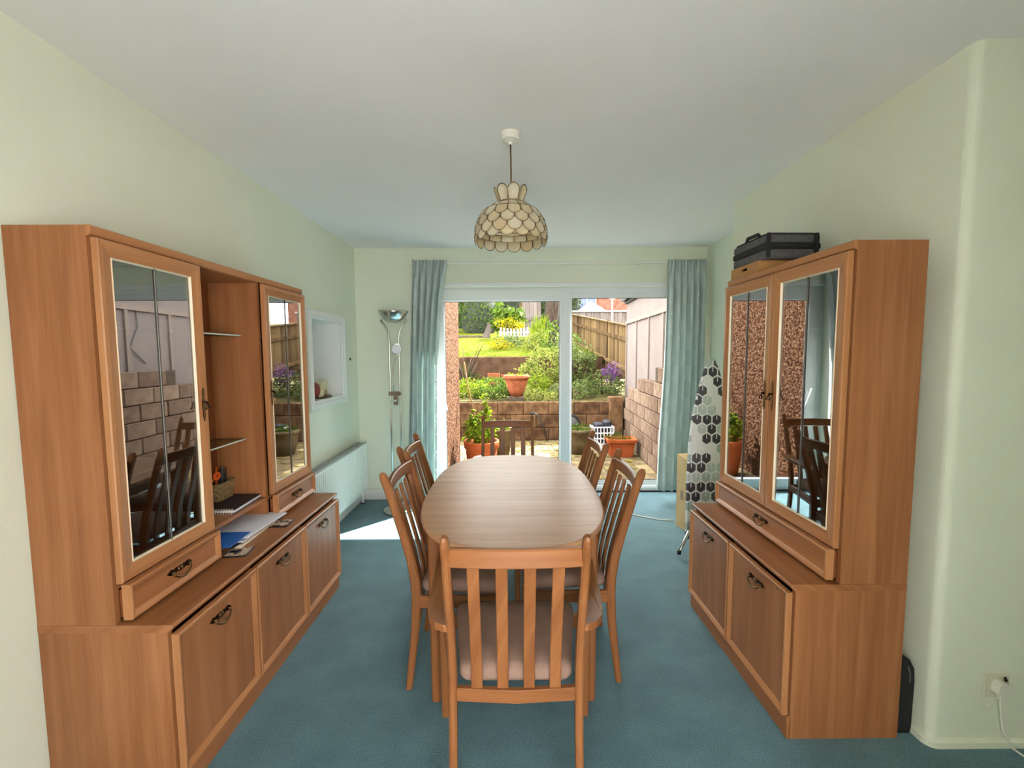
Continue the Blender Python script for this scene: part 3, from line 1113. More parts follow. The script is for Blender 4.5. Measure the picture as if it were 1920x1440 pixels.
# ------------------------------------------------------------------ dining chairs
def chair_meshes(arm):
    hw = .19 if arm else .198
    fw = .272 if arm else .205
    R = {}
    prof = [(-.040, 0, .026), (-.022, .14, .030), (-.006, .28, .036), (0, .40, .040), (-.003, .47, .040), (-.018, .56, .038), (-.045, .66, .036), (-.075, .76, .034), (-.102, .85, .033), (-.122, .905, .032), (-.127, .922, .027), (-.129, .930, .016)]

    def back_y(z):
        for (y0, z0, _), (y1, z1, _) in zip(prof[:-1], prof[1:]):
            if z0 <= z <= z1:
                return y0 + (y1 - y0) * (z - z0) / (z1 - z0)
        return prof[-1][0]
    R['hw'] = hw
    R['post'] = MB().sweep([(0, y, z) for y, z, _ in prof], (1, 0, 0), [.024] * 10 + [.020, .012], [p[2] for p in prof], chamf=.5).mesh('rear_post', MT['chair'])
    # top rail bowed backwards
    zt = .862
    pth = []
    for i in range(13):
        x = -hw + .010 + (2 * hw - .020) * i / 12
        bow = .020 * (1 - (x / hw) ** 2)
        pth.append((x, back_y(zt) - bow + .004, zt + .004 * (1 - (x / hw) ** 2)))
    R['top_rail'] = MB().sweep(pth, (0, 0, 1), .054, .020, chamf=.4).mesh('top_rail', MT['chair'])
    zb = .385
    R['low_rail'] = MB().sweep([(-hw + .010, .004, zb), (0, -.008, zb), (hw - .010, .004, zb)], (0, 0, 1), .042, .020, chamf=.3).mesh('lower_back_rail', MT['chair'])
    sl = []
    for i in range(13):
        z = .404 + (.838 - .404) * i / 12
        sl.append((0, back_y(z) - .014 * sn(PI * (.35 + .65 * i / 12) / 1.3) + .012, z))
    R['slat'] = MB().sweep(sl, (1, 0, 0), .034, .010, chamf=.4).mesh('slat', MT['chair'])
    # seat cushion
    sb, sf, d0, d1 = (.175, .222, -.0, .39) if arm else (.176, .205, .0, .375)
    out = []
    for (cx, cy, a0) in ((sf - .035, d1 - .035, 0), (-sf + .035, d1 - .035, 1), (-sb + .03, d0 + .045, 2), (sb - .03, d0 + .045, 3)):
        for k in range(6):
            a = (a0 + k / 5) * PI / 2
            rr = .035 if a0 < 2 else .03
            out.append((cx + rr * cs(a), cy + rr * sn(a)))
    cy0 = (d0 + d1) / 2
    vs = []
    lv = [(.97, .412), (1.0, .424), (1.0, .440), (.965, .455), (.85, .463), (.6, .468), (.25, .470)]
    for k, z in lv:
        vs += [(x * k, cy0 + (y - cy0) * k, z) for x, y in out]
    m = len(out)
    fs = [tuple(range(m)), tuple((len(lv) - 1) * m + k for k in range(m))]
    for i in range(len(lv) - 1):
        for k in range(m):
            l = (k + 1) % m
            fs.append((i * m + k, i * m + l, (i + 1) * m + l, (i + 1) * m + k))
    R['seat'] = MB().add(vs, fs, 0, 0, True).mesh('seat', MT['seat'])
    # seat rails
    fy = .352 if not arm else .368
    mb = MB()
    mb.box(-fw + .02, fw - .02, fy - .010, fy + .010, .355, .411, .003)
    R['front_rail'] = mb.mesh('front_rail', MT['chair'])
    for s, nm in ((-1, 'rail_l'), (1, 'rail_r')):
        R[nm] = MB().sweep([(s * hw, .01, .383), (s * (fw - .006), fy, .383)], (0, 0, 1), .052, .020, chamf=.3).mesh('side_rail', MT['chair'])
    ft = .60 if arm else .411
    R['front_leg'] = MB().sweep([(0, 0, 0), (0, 0, .2), (0, 0, .38), (0, 0, ft)], (1, 0, 0), [.026, .031, .036, .034], [.026, .031, .036, .034], chamf=.3).mesh('front_leg', MT['chair'])
    R['fx'], R['fy'] = fw, fy
    if arm:
        o_ = [(.180, -.050), (.208, -.052), (.236, -.036), (.258, -.002), (.270, .05), (.279, .12), (.288, .24), (.297, .34), (.300, .385), (.292, .402), (.262, .402), (.251, .385), (.244, .33), (.238, .24), (.226, .12), (.216, .06), (.207, .022), (.196, -.004), (.182, -.014)]
        for s, nm in ((1, 'arm_r'), (-1, 'arm_l')):
            mb = MB()
            ctr = sum(p[0] for p in o_) / len(o_), sum(p[1] for p in o_) / len(o_)
            vs = []
            for z, k in ((.598, .0035), (.602, 0), (.616, 0), (.621, .003)):
                for x, y in o_:
                    dx, dy = x - ctr[0], y - ctr[1]
                    L_ = math.hypot(dx, dy)
                    zz = z + .012 * max(0, 1 - y / .3)
                    vs.append((s * (x - dx / L_ * k), y - dy / L_ * k, zz))
            m = len(o_)
            fs = [tuple(range(m)), tuple(3 * m + k for k in range(m))]
            for i in range(3):
                for k in range(m):
                    l = (k + 1) % m
                    fs.append((i * m + k, i * m + l, (i + 1) * m + l, (i + 1) * m + k))
            mb.add(vs, fs, 0, 1)
            R[nm] = mb.mesh('armrest', MT['chair'])
    return R


SIDE, ARM = chair_meshes(False), chair_meshes(True)


def chair(R, label, x, y, rz, arm=False):
    c = thing('carver_chair' if arm else 'dining_chair', label, 'chair', (x, y, 0), rz, 'dining chairs round the oval table')
    for s in (-1, 1):
        link('rear_post', R['post'], c, (s * R['hw'], 0, 0))
        link('front_leg', R['front_leg'], c, (s * R['fx'], R['fy'], 0))
    link('top_rail', R['top_rail'], c)
    link('lower_back_rail', R['low_rail'], c)
    for k in range(4):
        link('slat', R['slat'], c, ((k - 1.5) * .079, 0, 0))
    link('seat', R['seat'], c)['label'] = 'taupe upholstered seat pad'
    link('front_rail', R['front_rail'], c)
    link('side_rail', R['rail_l'], c)
    link('side_rail', R['rail_r'], c)
    if arm:
        link('armrest', R['arm_l'], c)
        link('armrest', R['arm_r'], c)
    return c


chair(ARM, 'wooden slat-back armchair nearest the camera at the table end', .012, 1.266, 0, True)
chair(ARM, 'wooden slat-back armchair at the far table end before the patio door', -.023, 3.305, PI, True)
chair(SIDE, 'wooden slat-back chair on the left of the table, nearer the camera', -.396, 1.973, -PI / 2)
chair(SIDE, 'wooden slat-back chair on the left of the table, nearer the patio door', -.456, 2.478, -PI / 2)
chair(SIDE, 'wooden slat-back chair on the right of the table, nearer the camera', .420, 2.006, PI / 2)
chair(SIDE, 'wooden slat-back chair on the right of the table, nearer the patio door', .386, 2.533, PI / 2)

# ------------------------------------------------------------------ pendant lamp
PXL, PYL = .006, 2.075
pl = thing('pendant_lamp', 'dome pendant lamp of scalloped capiz shell hanging over the table', 'lamp', (PXL, PYL, 0))
MB().lathe([(.005, 2.350), (.008, 2.350), (.012, 2.358), (.030, 2.366), (.040, 2.368), (.043, 2.373), (.045, 2.3995)], 40, smooth=False).build('ceiling_rose', MT['plastic'], pl)
MB().tube([(0, 0, 2.356), (.001, 0, 2.30), (.002, 0, 2.22), (.001, 0, 2.06)], .0035, 8).build('flex', MT['wire'], pl)
MB().lathe([(0, 2.065), (.012, 2.064), (.019, 2.05), (.020, 2.0), (.017, 1.995), (0, 1.995)], 16).build('lamp_holder', MT['plastic'], pl)


def dome(th_, dr=0):
    return ((.168 + dr) * sn(th_), 1.932 + (.172 + dr) * cs(th_))


def shell_piece(th0, th1, nseg, scallop, dr):
    """one shell pane with a brass edge, centred on phi = 0"""
    half = PI / nseg
    out = []
    K = 5
    if not scallop:
        for i in range(K + 1):
            out.append((-half + 2 * half * i / K, th0))
        for i in range(K + 1):
            out.append((half - 2 * half * i / K, th1))
    else:
        for i in range(K + 1):
            out.append((-half + 2 * half * i / K, th0))
        thm = th1 - (th1 - th0) * .52
        for i in range(13):
            a = PI * i / 12
            out.append((half * cs(a), thm + (th1 - thm) * sn(a)))
    cx, ct = 0, (th0 + th1) / 2
    def P(p, k, ex):
        ph, th_ = cx + (p[0] - cx) * k, ct + (p[1] - ct) * k
        r, z = dome(th_, dr + ex)
        return (r * cs(ph), r * sn(ph), z)
    m = len(out)
    vs = [P(p, .995, .0012) for p in out] + [P(p, .92, .0012) for p in out] + [P(p, .91, 0) for p in out] + [P(p, .45, 0) for p in out] + [P((cx, ct), 0, 0)]
    mb = MB()
    mb.add(vs, [], 0)
    for i in range(m):
        j = (i + 1) % m
        mb.f.append(((i, j, m + j, m + i), 1, 2, False))
        mb.f.append(((m + i, m + j, 2 * m + j, 2 * m + i), 1, 2, False))
        mb.f.append(((2 * m + i, 2 * m + j, 3 * m + j, 3 * m + i), 0, 2, True))
        mb.f.append(((3 * m + i, 3 * m + j, 4 * m), 0, 2, True))
    return mb.mesh('shell_pane', [MT['shell'], MT['wire']])


NS = 16
rad = math.radians
shade = MB()
for th_ in (rad(19.2), rad(66)):
    r, z = dome(th_, -.003)
    shade.tube([(r * cs(2 * PI * k / 32), r * sn(2 * PI * k / 32), z) for k in range(32)], .0018, 6, closed=True)
shade.tube([(.02, 0, 2.06), (.055, 0, 2.094)], .0018, 6)
shade.tube([(-.02, 0, 2.06), (-.055, 0, 2.094)], .0018, 6)
shade = shade.build('lamp_shade', MT['wire'], pl)
for th0, th1, sc, dr, offs in ((19, 31, False, 0, 0), (31, 47, False, 0, 0), (46.5, 66, True, .0050, .0), (58, 78, True, .0025, .5), (70, 90, True, 0, 0), (80, 97, True, -.002, .5)):
    me = shell_piece(rad(th0), rad(th1), NS, sc, dr)
    for k in range(NS):
        link('shell_pane', me, shade, None, (0, 0, 2 * PI * (k + offs + .25) / NS))
# crown petals
out = [(-.0205, 0), (-.025, .022), (-.0285, .044), (-.024, .056), (-.012, .065), (0, .068), (.012, .065), (.024, .056), (.0285, .044), (.025, .022), (.0205, 0)]
m = len(out)
mb = MB()
c_ = (0, .034)
vs = []
for k, e in ((1.0, .001), (.90, .001), (.89, 0), (0, 0)):
    for x, z in out:
        xx, zz = x * k, c_[1] + (z - c_[1]) * k
        rr = .052 + .024 * (zz / .067) ** 1.3 + e
        vs.append((rr, xx, 2.094 + zz))
mb.add(vs, [], 0)
for i in range(m):
    j = (i + 1) % m
    mb.f.append(((i, j, m + j, m + i), 1, 2, False))
    mb.f.append(((m + i, m + j, 2 * m + j, 2 * m + i), 1, 2, False))
    mb.f.append(((2 * m + i, 2 * m + j, 3 * m + j, 3 * m + i), 0, 2, True))
me = mb.mesh('crown_pane', [MT['shell'], MT['wire']])
for k in range(8):
    link('crown_pane', me, shade, None, (0, 0, 2 * PI * (k + .5) / 8 - .2))

# ------------------------------------------------------------------ radiator
ra = thing('radiator', 'white ribbed panel radiator on the left wall below the recess', 'radiator', (XL, 2.95, 0))
RL, RZ0, RZ1 = 1.19, .135, .585
mb = MB()
prof = []
N = 34
x_f, x_b = .092, .066
for i in range(N):
    y0 = .025 + (RL - .05) * i / N
    st = (RL - .05) / N
    prof += [(x_f, y0), (x_f, y0 + st * .55), (x_f - .013, y0 + st * .66), (x_f - .013, y0 + st * .90)]
prof = [(x_f, 0)] + prof + [(x_f, RL - .025), (x_f, RL)]
vs, fs = [], []
for z, sc in ((RZ0 + .004, 0), (RZ0 + .03, 0), (RZ0 + .045, 1), (RZ1 - .045, 1), (RZ1 - .03, 0), (RZ1 - .002, 0)):
    vs += [(x_f - (x_f - p[0]) * sc, p[1], z) for p in prof]
m = len(prof)
for r in range(5):
    for k in range(m - 1):
        fs.append((r * m + k, r * m + k + 1, (r + 1) * m + k + 1, (r + 1) * m + k))
mb.add(vs, fs, 0, 2)
ob = mb.build('front_panel', MT['rad'], ra, normals=False)
mo = ob.modifiers.new('thickness', 'SOLIDIFY')
mo.thickness = .004
mo.offset = -1
MB().box(.03, .045, .01, RL - .01, RZ0 + .01, RZ1 - .02, .003).build('rear_panel', MT['rad'], ra)
for y in (0, RL - .006):
    MB().box(.022, x_f + .002, y - .002, y + .008, RZ0, RZ1 + .002, .003).build('end_cover', MT['rad'], ra)
mb = MB()
mb.box(.022, .030, .006, RL - .006, RZ1 - .006, RZ1 + .002)
mb.box(x_f - .014, x_f + .003, .006, RL - .006, RZ1 - .012, RZ1 + .003, .003)
for i in range(60):
    y = .012 + (RL - .024) * i / 60
    mb.box(.03, x_f - .013, y, y + .009, RZ1 - .005, RZ1 - .002)
mb.box(.03, x_f - .013, .006, RL - .006, RZ1 - .020, RZ1 - .018)
mb.build('top_grille', MT['radgrille'], ra)
MB().tube([(.055, RL - .035, .0), (.055, RL - .035, .15)], .013, 10).build('pipe', MT['rad'], ra)
MB().lathe([(.021, .0), (.021, .008), (.014, .011)], 14, (.055, RL - .035, .0)).build('pipe_collar', MT['dark'], ra)
MB().tube([(.055, .05, 0), (.055, .05, .15)], .013, 10).build('pipe', MT['rad'], ra)
for y in (.2, RL - .2):
    MB().box(.001, .032, y - .015, y + .015, RZ0 + .05, RZ1 - .06).build('wall_bracket', MT['rad'], ra)
# little hook on the wall above
MB().box(0, .012, -.004, .004, -.012, .012, .002).build('wall_hook', MT['dark'], None, (XL, 4.03, 1.37))
tag(bpy.data.objects['wall_hook'], 'tiny dark hook on the green wall right of the recess', 'hook')

# ------------------------------------------------------------------ floor lamp
fl = thing('floor_lamp', 'chrome twin-stem uplighter floor lamp with a reading arm beside the curtain', 'lamp', (-1.018, 3.90, 0))
MB().lathe([(0, 0), (.128, 0), (.130, .004), (.130, .020), (.122, .028), (.03, .034), (0, .034)], 36).build('base', MT['chrome'], fl)
for s in (-1, 1):
    mb = MB()
    mb.tube([(s * .042, 0, .03), (s * .042, 0, .8), (s * .042, 0, 1.50), (s * .044, 0, 1.58), (s * .056, 0, 1.63), (s * .080, 0, 1.665), (s * .105, 0, 1.695)], .0075, 10)
    mb.lathe([(.0, -.01), (.009, -.008), (.009, .012), (0, .014)], 10, (s * .108, 0, 1.70))
    mb.build('stem', MT['chrome'], fl)
bo = MB()
bo.lathe([(.0, 1.682), (.03, 1.684), (.065, 1.697), (.097, 1.725), (.120, 1.765), (.131, 1.786), (.128, 1.787), (.117, 1.766), (.094, 1.729), (.063, 1.701), (.03, 1.689), (0, 1.687)], 36)
bo.build('uplighter_bowl', MT['chrome'], fl)
MB().lathe([(0, 1.69), (.02, 1.692), (.022, 1.71), (0, 1.712)], 16).build('bulb_holder', MT['plastic'], fl)
cl = MB()
cl.box(-.056, .056, -.014, .014, 1.045, 1.085, .003)
cl.box(-.012, .03, -.024, -.012, .965, 1.05, .003)
cl = cl.build('clamp', MT['chrome'], fl)
MB().lathe([(0, 0), (.009, 0), (.009, .012), (0, .014)], 12).build('switch_knob', MT['paper'], cl, (.006, -.024, 1.005), (PI / 2, 0, 0))
MB().tube([(-.012, -.012, 1.08), (-.014, -.014, 1.16), (-.006, -.018, 1.30), (.016, -.026, 1.38), (.030, -.03, 1.425)], .005, 8).build('reading_arm', MT['chrome'], fl)
hd = MB()
hd.lathe([(0, -.014), (.022, -.012), (.040, .0), (.047, .018), (.045, .019), (.036, .004), (.018, -.006), (0, -.008)], 24)
hd = hd.build('reading_head', MT['chrome'], fl, (.034, -.055, 1.452), (math.radians(78), 0, math.radians(16)))
MB().lathe([(0, .010), (.042, .012), (.042, .017), (.0, .019)], 20, smooth=False).build('reading_lens', MT['paper'], hd)

# ------------------------------------------------------------------ niche ornament
orn = thing('ornament', 'cream and dark red ornament standing in the white wall recess', 'ornament', (XL - .085, 3.575, NZ0 + .0141), .15)
orn.scale = (1.15, 1.75, 1.15)
MB().lathe([(0, 0), (.075, 0), (.078, .004), (.078, .010), (.07, .013), (0, .013)], 24).build('base', MT['brownpl'], orn)
mb = MB()
vs = []
# a humped body on four stubby feet
out_ = [(-.065, .013), (-.062, .05), (-.055, .085), (-.035, .112), (0, .122), (.035, .116), (.055, .09), (.066, .05), (.07, .013), (.046, .013), (.036, .045), (.014, .056), (-.008, .05), (-.02, .013), (-.034, .013), (-.038, .03), (-.044, .013)]
mb.prism(out_, 0, -.036, .036)
b = mb.build('body', MT['cream'], orn)
bv = b.modifiers.new('soften', 'BEVEL')
bv.width = .012
bv.segments = 3
b.rotation_euler = (0, 0, 0)
MB().lathe([(0, .013), (.02, .014), (.032, .04), (.034, .07), (.026, .098), (.01, .112), (0, .113)], 20, (-.005, -.062, 0)).build('side_roll', MT['red'], orn)

# ------------------------------------------------------------------ things on the left cabinet
WT = .5863
def box_thing(name, label, cat, mat, loc, size, rz=0, bev=.002, group=None):
    sx, sy, sz = size
    o = MB().box(-sx / 2, sx / 2, -sy / 2, sy / 2, 0, sz, bev).build(name, mat, None, loc, (0, 0, rz))
    return tag(o, label, cat, group)


def coaster(label, x, y, rz, seed):
    c = thing('coaster', label, 'coaster', (x, y, WT), rz)
    MB().box(-.047, .047, -.047, .047, 0, .004, .001).build('backing', MT['dark'], c)
    MB().box(-.041, .041, -.041, .041, .004, .0046).build('picture', coaster_mat(seed), c)


def coaster_mat(seed):
    m = bpy.data.materials.new('printed_picture')
    t_ = NT(m)
    tc = t_.new('ShaderNodeTexCoord')
    mp = t_.new('ShaderNodeMapping')
    mp.inputs['Location'].default_value = (seed, seed * 2, 0)
    t_.link(tc.outputs['Object'], mp.inputs[0])
    nz = t_.new('ShaderNodeTexNoise')
    nz.inputs['Scale'].default_value = 26
    nz.inputs['Detail'].default_value = 3
    t_.link(mp.outputs[0], nz.inputs['Vector'])
    t_.link(t_.ramp(nz.outputs['Fac'], [(.4, S(40, 44, 60)), (.46, S(190, 160, 128)), (.6, S(214, 196, 170)), (.66, S(120, 74, 52))]), t_.b.inputs['Base Color'])
    t_.b.inputs['Roughness'].default_value = .25
    return m


coaster('square picture coaster on the cabinet top, nearer the camera', -1.142, 1.803, .12, 1.3)
coaster('square picture coaster on the cabinet top, nearer the radiator', -1.128, 2.117, .06, 4.1)

papers = [('paper_stack', 'pile of cream papers at the bottom of the open slot', MT['bead'], (-1.262, 1.985, WT), (.205, .30, .012), .04),
          ('folder', 'dark folder in the papers of the open slot', MT['navy'], (-1.27, 1.965, WT + .0125), (.21, .30, .006), -.03),
          ('document', 'grey document on the dark folder in the open slot', MT['paper2'], (-1.258, 2.0, WT + .019), (.21, .297, .008), .02)]
for nm, lb, mt, lc, sz, rz in papers:
    box_thing(nm, lb, 'paper', mt, lc, sz, rz, .0015)
box_thing('paper_sheet', 'white paper pile sticking out over the cabinet top from the open slot', 'paper', MT['paper'], (-1.252, 2.038, WT + .0275), (.225, .30, .007), -.07, .0015)
box_thing('booklet', 'bright blue booklet beneath the glazed door beside the white papers', 'booklet', MT['blue'], (-1.225, 1.845, WT + .035), (.13, .155, .004), .05, .001)

nb = thing('notebook', 'black spiral notebook lying on the open shelf board', 'notebook', (-1.322, 2.045, .7065), .05)
MB().box(-.085, .085, -.12, .12, .0, .003, .001).build('back_cover', MT['navy'], nb)
MB().box(-.083, .083, -.118, .118, .003, .015, .001).build('pages', MT['paper'], nb)
MB().box(-.085, .085, -.12, .12, .015, .018, .001).build('front_cover', MT['navy'], nb)
for k in range(14):
    x = -.075 + k * .0115
    MB().tube([(x, -.120 + .009 * cs(a), .009 + .0125 * sn(a)) for a in [2 * PI * j / 8 for j in range(8)]], .0014, 5, closed=True).build('spiral_ring', MT['bead'], nb)

bk = thing('basket', 'small woven desk basket on the open shelf', 'basket', (-1.40, 2.085, .7065), .0)
mb = MB()
vs, fs = [], []
def rr(hx, hy, r, z):
    o_ = []
    for (cx, cy, a0) in ((hx - r, hy - r, 0), (-hx + r, hy - r, 1), (-hx + r, -hy + r, 2), (hx - r, -hy + r, 3)):
        for k in range(4):
            a = (a0 + k / 3) * PI / 2
            o_.append((cx + r * cs(a), cy + r * sn(a), z))
    return o_
rings = [rr(.034, .055, .012, 0), rr(.038, .062, .014, .05), rr(.042, .068, .014, .10), rr(.043, .069, .014, .103), rr(.038, .064, .012, .103), rr(.034, .058, .012, .05), rr(.030, .05, .010, .006)]
m = 16
vs = [p for r_ in rings for p in r_]
fs = [tuple(range(m)), tuple(6 * m + k for k in range(m))]
for i in range(6):
    for k in range(m):
        l = (k + 1) % m
        fs.append((i * m + k, i * m + l, (i + 1) * m + l, (i + 1) * m + k))
MB().add(vs, fs, 0, 2).build('body', MT['wicker'], bk)
sc = thing('scissors', 'orange-handled scissors standing in the small woven basket', 'scissors', (-1.395, 2.035, .715))
mb = MB()
for s in (-1, 1):
    cx, cz = .0, .120 + s * .004
    mb.tube([(0 + .004 * s, s * .021 + .019 * cs(a) + .004, .118 + s * .008 + .015 * sn(a)) for a in [2 * PI * j / 12 for j in range(12)]], .0058, 7, closed=True)
mb.build('handle', MT['orange'], sc)
MB().box(-.002, .002, -.008, .010, .0, .104, .001).build('blade', MT['chrome'], sc)
for i, (dx, dy, hh, mt, lb) in enumerate(((.012, .03, .15, 'dark', 'black pen standing in the basket beside the scissors'), (-.010, .042, .158, 'grey_cloth', 'grey marker pen leaning out of the basket towards the door'), (.0, .012, .15, 'navy', 'dark blue pen standing at the middle of the basket'), (-.012, .0, .165, 'orange', 'orange pencil standing at the back of the basket'))):
    pn = MB()
    pn.tube([(0, 0, 0), (.002, .012, hh * .8), (.003, .016, hh)], [.005, .0055, .003], 8)
    tag(pn.build('pen', MT[mt], None, (-1.40 + dx, 2.085 + dy - .012, .714)), lb, 'pen', 'pens in the basket')

# ------------------------------------------------------------------ things on the right cabinet
TOPZ = 1.7875
tr = thing('wooden_tray', 'shallow pine tray with a hand hole on top of the right cabinet', 'tray', (1.275, 2.245, TOPZ))
hx, hy, hz = .105, .128, .055
MB().box(-hx, hx, -hy, hy, 0, .006, g=1).build('tray_base', MT['tray'], tr)
mb = MB()      # side facing the room, with the slot
mb.box(-hx, -hx + .01, -hy, hy, .006, .026, g=1)
mb.box(-hx, -hx + .01, -hy, hy, .040, hz, g=1)
mb.box(-hx, -hx + .01, -hy, -.028, .026, .040, g=1)
mb.box(-hx, -hx + .01, .028, hy, .026, .040, g=1)
mb.build('slotted_side', MT['tray'], tr)
MB().box(hx - .01, hx, -hy, hy, .006, hz, .001, g=1).build('tray_side', MT['tray'], tr)
for s in (-1, 1):
    MB().box(-hx + .01, hx - .01, s * hy - (.01 if s > 0 else 0), s * hy + (0 if s > 0 else .01), .006, hz, .001, g=0).build('tray_side', MT['tray'], tr)

lb_ = thing('carry_case', 'charcoal fabric carry case with black bands lying on the pine tray', 'bag', (1.305, 2.225, TOPZ + .0552), .03)
def rounded_slab(hx, hy, z0, z1, r, infl=.0):
    rg = []
    for z, k in ((z0, .97), (z0 + (z1 - z0) * .15, 1), (z0 + (z1 - z0) * .5, 1 + infl), (z0 + (z1 - z0) * .85, 1), (z1, .97)):
        rg.append([(p[0] * k, p[1] * k, z) for p in rr(hx, hy, r, z)])
    m_ = 16
    v_ = [p for q in rg for p in q]
    f_ = [tuple(range(m_)), tuple(4 * m_ + k for k in range(m_))]
    for i in range(4):
        for k in range(m_):
            l = (k + 1) % m_
            f_.append((i * m_ + k, i * m_ + l, (i + 1) * m_ + l, (i + 1) * m_ + k))
    return MB().add(v_, f_, 0, 2, True)
rounded_slab(.128, .152, 0, .044, .022).build('lower_shell', MT['grey_cloth'], lb_)
rounded_slab(.131, .155, .044, .072, .022).build('zip_band', MT['black_cloth'], lb_)
rounded_slab(.128, .152, .072, .108, .022).build('upper_shell', MT['grey_cloth'], lb_)
rounded_slab(.122, .146, .108, .118, .03).build('top_panel', MT['black_cloth'], lb_)
for x in (-.125, .10):
    MB().box(x - .008, x + .010, -.160, -.150, .004, .114, .002).build('strap', MT['black_cloth'], lb_)
MB().tube([(-.112, -.07, .112), (-.116, -.055, .130), (-.116, .03, .132), (-.112, .05, .112)], .009, 8).build('carry_handle', MT['black_cloth'], lb_)

# black bag in the gap behind the right cabinet
bb = thing('black_bag', 'slim black nylon bag tucked between the right cabinet and the chimney breast', 'bag', (1.446, 1.70, 0))
mb = MB()
mb.prism([(-.027, 0), (.027, 0), (.032, .02), (.034, .20), (.030, .25), (.012, .285), (-.012, .285), (-.030, .25), (-.033, .2), (-.032, .02)], 1, -.165, .165)
mb.build('body', MT['black_cloth'], bb)
MB().tube([(.016, -.166, .20), (.012, -.170, .235), (.006, -.166, .262)], .003, 6).build('zip', MT['grey_cloth'], bb)

# ------------------------------------------------------------------ ironing board, box, cable, socket
ib = thing('ironing_board', 'ironing board with hexagon-print cover standing behind the right cabinet', 'ironing board', (1.425, 3.10, .03))
ib.rotation_euler = (math.radians(-5), math.radians(3), math.radians(12))
out = []
L_, Wd = 1.34, .185
for i in range(15):
    a = PI + PI * i / 14
    out.append((Wd * cs(a), .075 + .075 * sn(a)))
for z, x in ((.25, Wd), (.5, Wd * .985), (.75, Wd * .93), (.9, Wd * .83), (1.05, Wd * .66), (1.18, Wd * .46), (1.28, Wd * .27), (1.33, Wd * .12)):
    out.append((x, z))
out += [(-x, z) for x, z in reversed(out[15:])]
m = len(out)
vs = []
for y, k in ((-.014, .985), (-.010, 1), (.010, 1), (.014, .985)):
    vs += [(x * k, y, .67 + (z - .67) * k) for x, z in out]
fs = [tuple(range(m)), tuple(3 * m + k for k in range(m))]
for i in range(3):
    for k in range(m):
        l = (k + 1) % m
        fs.append((i * m + k, i * m + l, (i + 1) * m + l, (i + 1) * m + k))
me = MB().add(vs, fs, 0, 2).mesh('padded_board', MT['hex'])
uvl = me.uv_layers['UVMap']
for p_ in me.polygons:
    for li in p_.loop_indices:
        c = me.vertices[me.loops[li].vertex_index].co
        uvl.data[li].uv = (c.x, c.z)
link('padded_board', me, ib)
mb = MB()
for s in (-1, 1):
    mb.tube([(s * .10, .03, .12), (s * .10, .035, .5), (s * .04, .03, 1.0)], .009, 8)
mb.tube([(-.14, .035, .55), (.14, .035, .55)], .009, 8)
mb.build('leg_frame', MT['chrome'], ib)
t = MB().tube([(-.150, -.02, .15), (-.23, -.06, .06), (-.298, -.096, -.008)], .011, 10).build('foot_tube', MT['chrome'], ib)
MB().lathe([(.0, -.016), (.014, -.014), (.014, .012), (0, .014)], 10, (-.298, -.096, -.010)).build('foot_cap', MT['dark'], ib)

cbx = thing('cardboard_box', 'tall flat brown cardboard box leaning by the right curtain', 'box', (1.35, 3.53, 0), math.radians(-75))
# local x runs towards the camera along the box face, local +y away from the room side
W_, H_, D_ = .36, .595, .09
mb = MB()
mb.prism([(0, 0), (W_, 0), (W_, H_ - .03), (W_ * .42, H_ - .035), (0, H_)], 1, 0, D_)
mb.build('carton', MT['card'], cbx)
MB().prism([(0, H_ * .63), (W_, H_ * .60), (W_, H_ * .604), (0, H_ * .634)], 1, -.001, 0).build('flap_crease', MT['cardink'], cbx)
MB().box(.05, .085, -.0015, 0, H_ * .40, H_ * .52).build('printed_label', MT['cardink'], cbx)
MB().box(W_ * .42, W_ * .425, -.0012, 0, H_ * .63, H_ * .93).build('flap_crease', MT['cardink'], cbx)

tag(MB().tube([(1.365, 3.62, .005), (1.25, 3.64, .006), (1.12, 3.72, .005), (1.0, 3.80, .006), (.85, 3.86, .005), (.6, 3.84, .005), (.3, 3.9, .005)], .0048, 8).build('power_cable', MT['plastic']),
    'white cable lying across the carpet near the patio door', 'cable')

so = thing('wall_socket', 'ivory wall socket with a white plug on the chimney breast return', 'socket', (1.712, Y_BR0, .232))
MB().box(-.045, .045, -.009, -.0002, -.043, .043, .004).build('face_plate', MT['ivory'], so)
mb = MB()
mb.prism([(-.024, -.01), (-.02, .018), (-.006, .026), (.012, .024), (.024, .012), (.026, -.006), (.012, -.022), (-.010, -.024)], 1, -.036, -.009)
mb.box(-.008, .004, -.03, -.014, -.04, -.02, .002)
mb.build('plug', MT['plastic'], so)
for x, z in ((.03, .022), (.034, -.005), (.026, .03)):
    MB().box(x - .004, x + .004, -.011, -.009, z - .004, z + .004).build('switch_mark', MT['dark'], so)
MB().tube([(0, -.022, -.038), (.004, -.024, -.09), (.012, -.028, -.15), (.035, -.04, -.205), (.07, -.07, -.226), (.12, -.16, -.227), (.16, -.3, -.227)], .0035, 8).build('flex', MT['plastic'], so)
MB().box(-.022, -.008, -.006, 0, -.084, -.068, .002).build('cable_clip', MT['plastic'], so)

# ------------------------------------------------------------------ outdoors: hard landscape
GZ = -.10
pt = thing('patio', 'paved garden patio outside the sliding door', None, (0, 0, 0), kind='structure')
MB().box(-7, 6, 4.5, 7.7, GZ - .3, GZ - .03).build('patio_bed', MT['ground'], pt)
sl = MB().box(-.222, .222, -.222, .222, -.03, .0, .004).mesh('paving_slab', MT['slab'])
for i in range(-3, 6):
    for j in range(7):
        o = link('paving_slab', sl, pt, (i * .45 + (.0 if j % 2 else .1), 4.78 + j * .45, GZ + random.uniform(-.004, .003)), (random.uniform(-.01, .01), random.uniform(-.01, .01), random.uniform(-.01, .01)))
MB().box(-40, 40, -25, 60, -.62, -.55).build('subsoil', MT['ground'], pt)
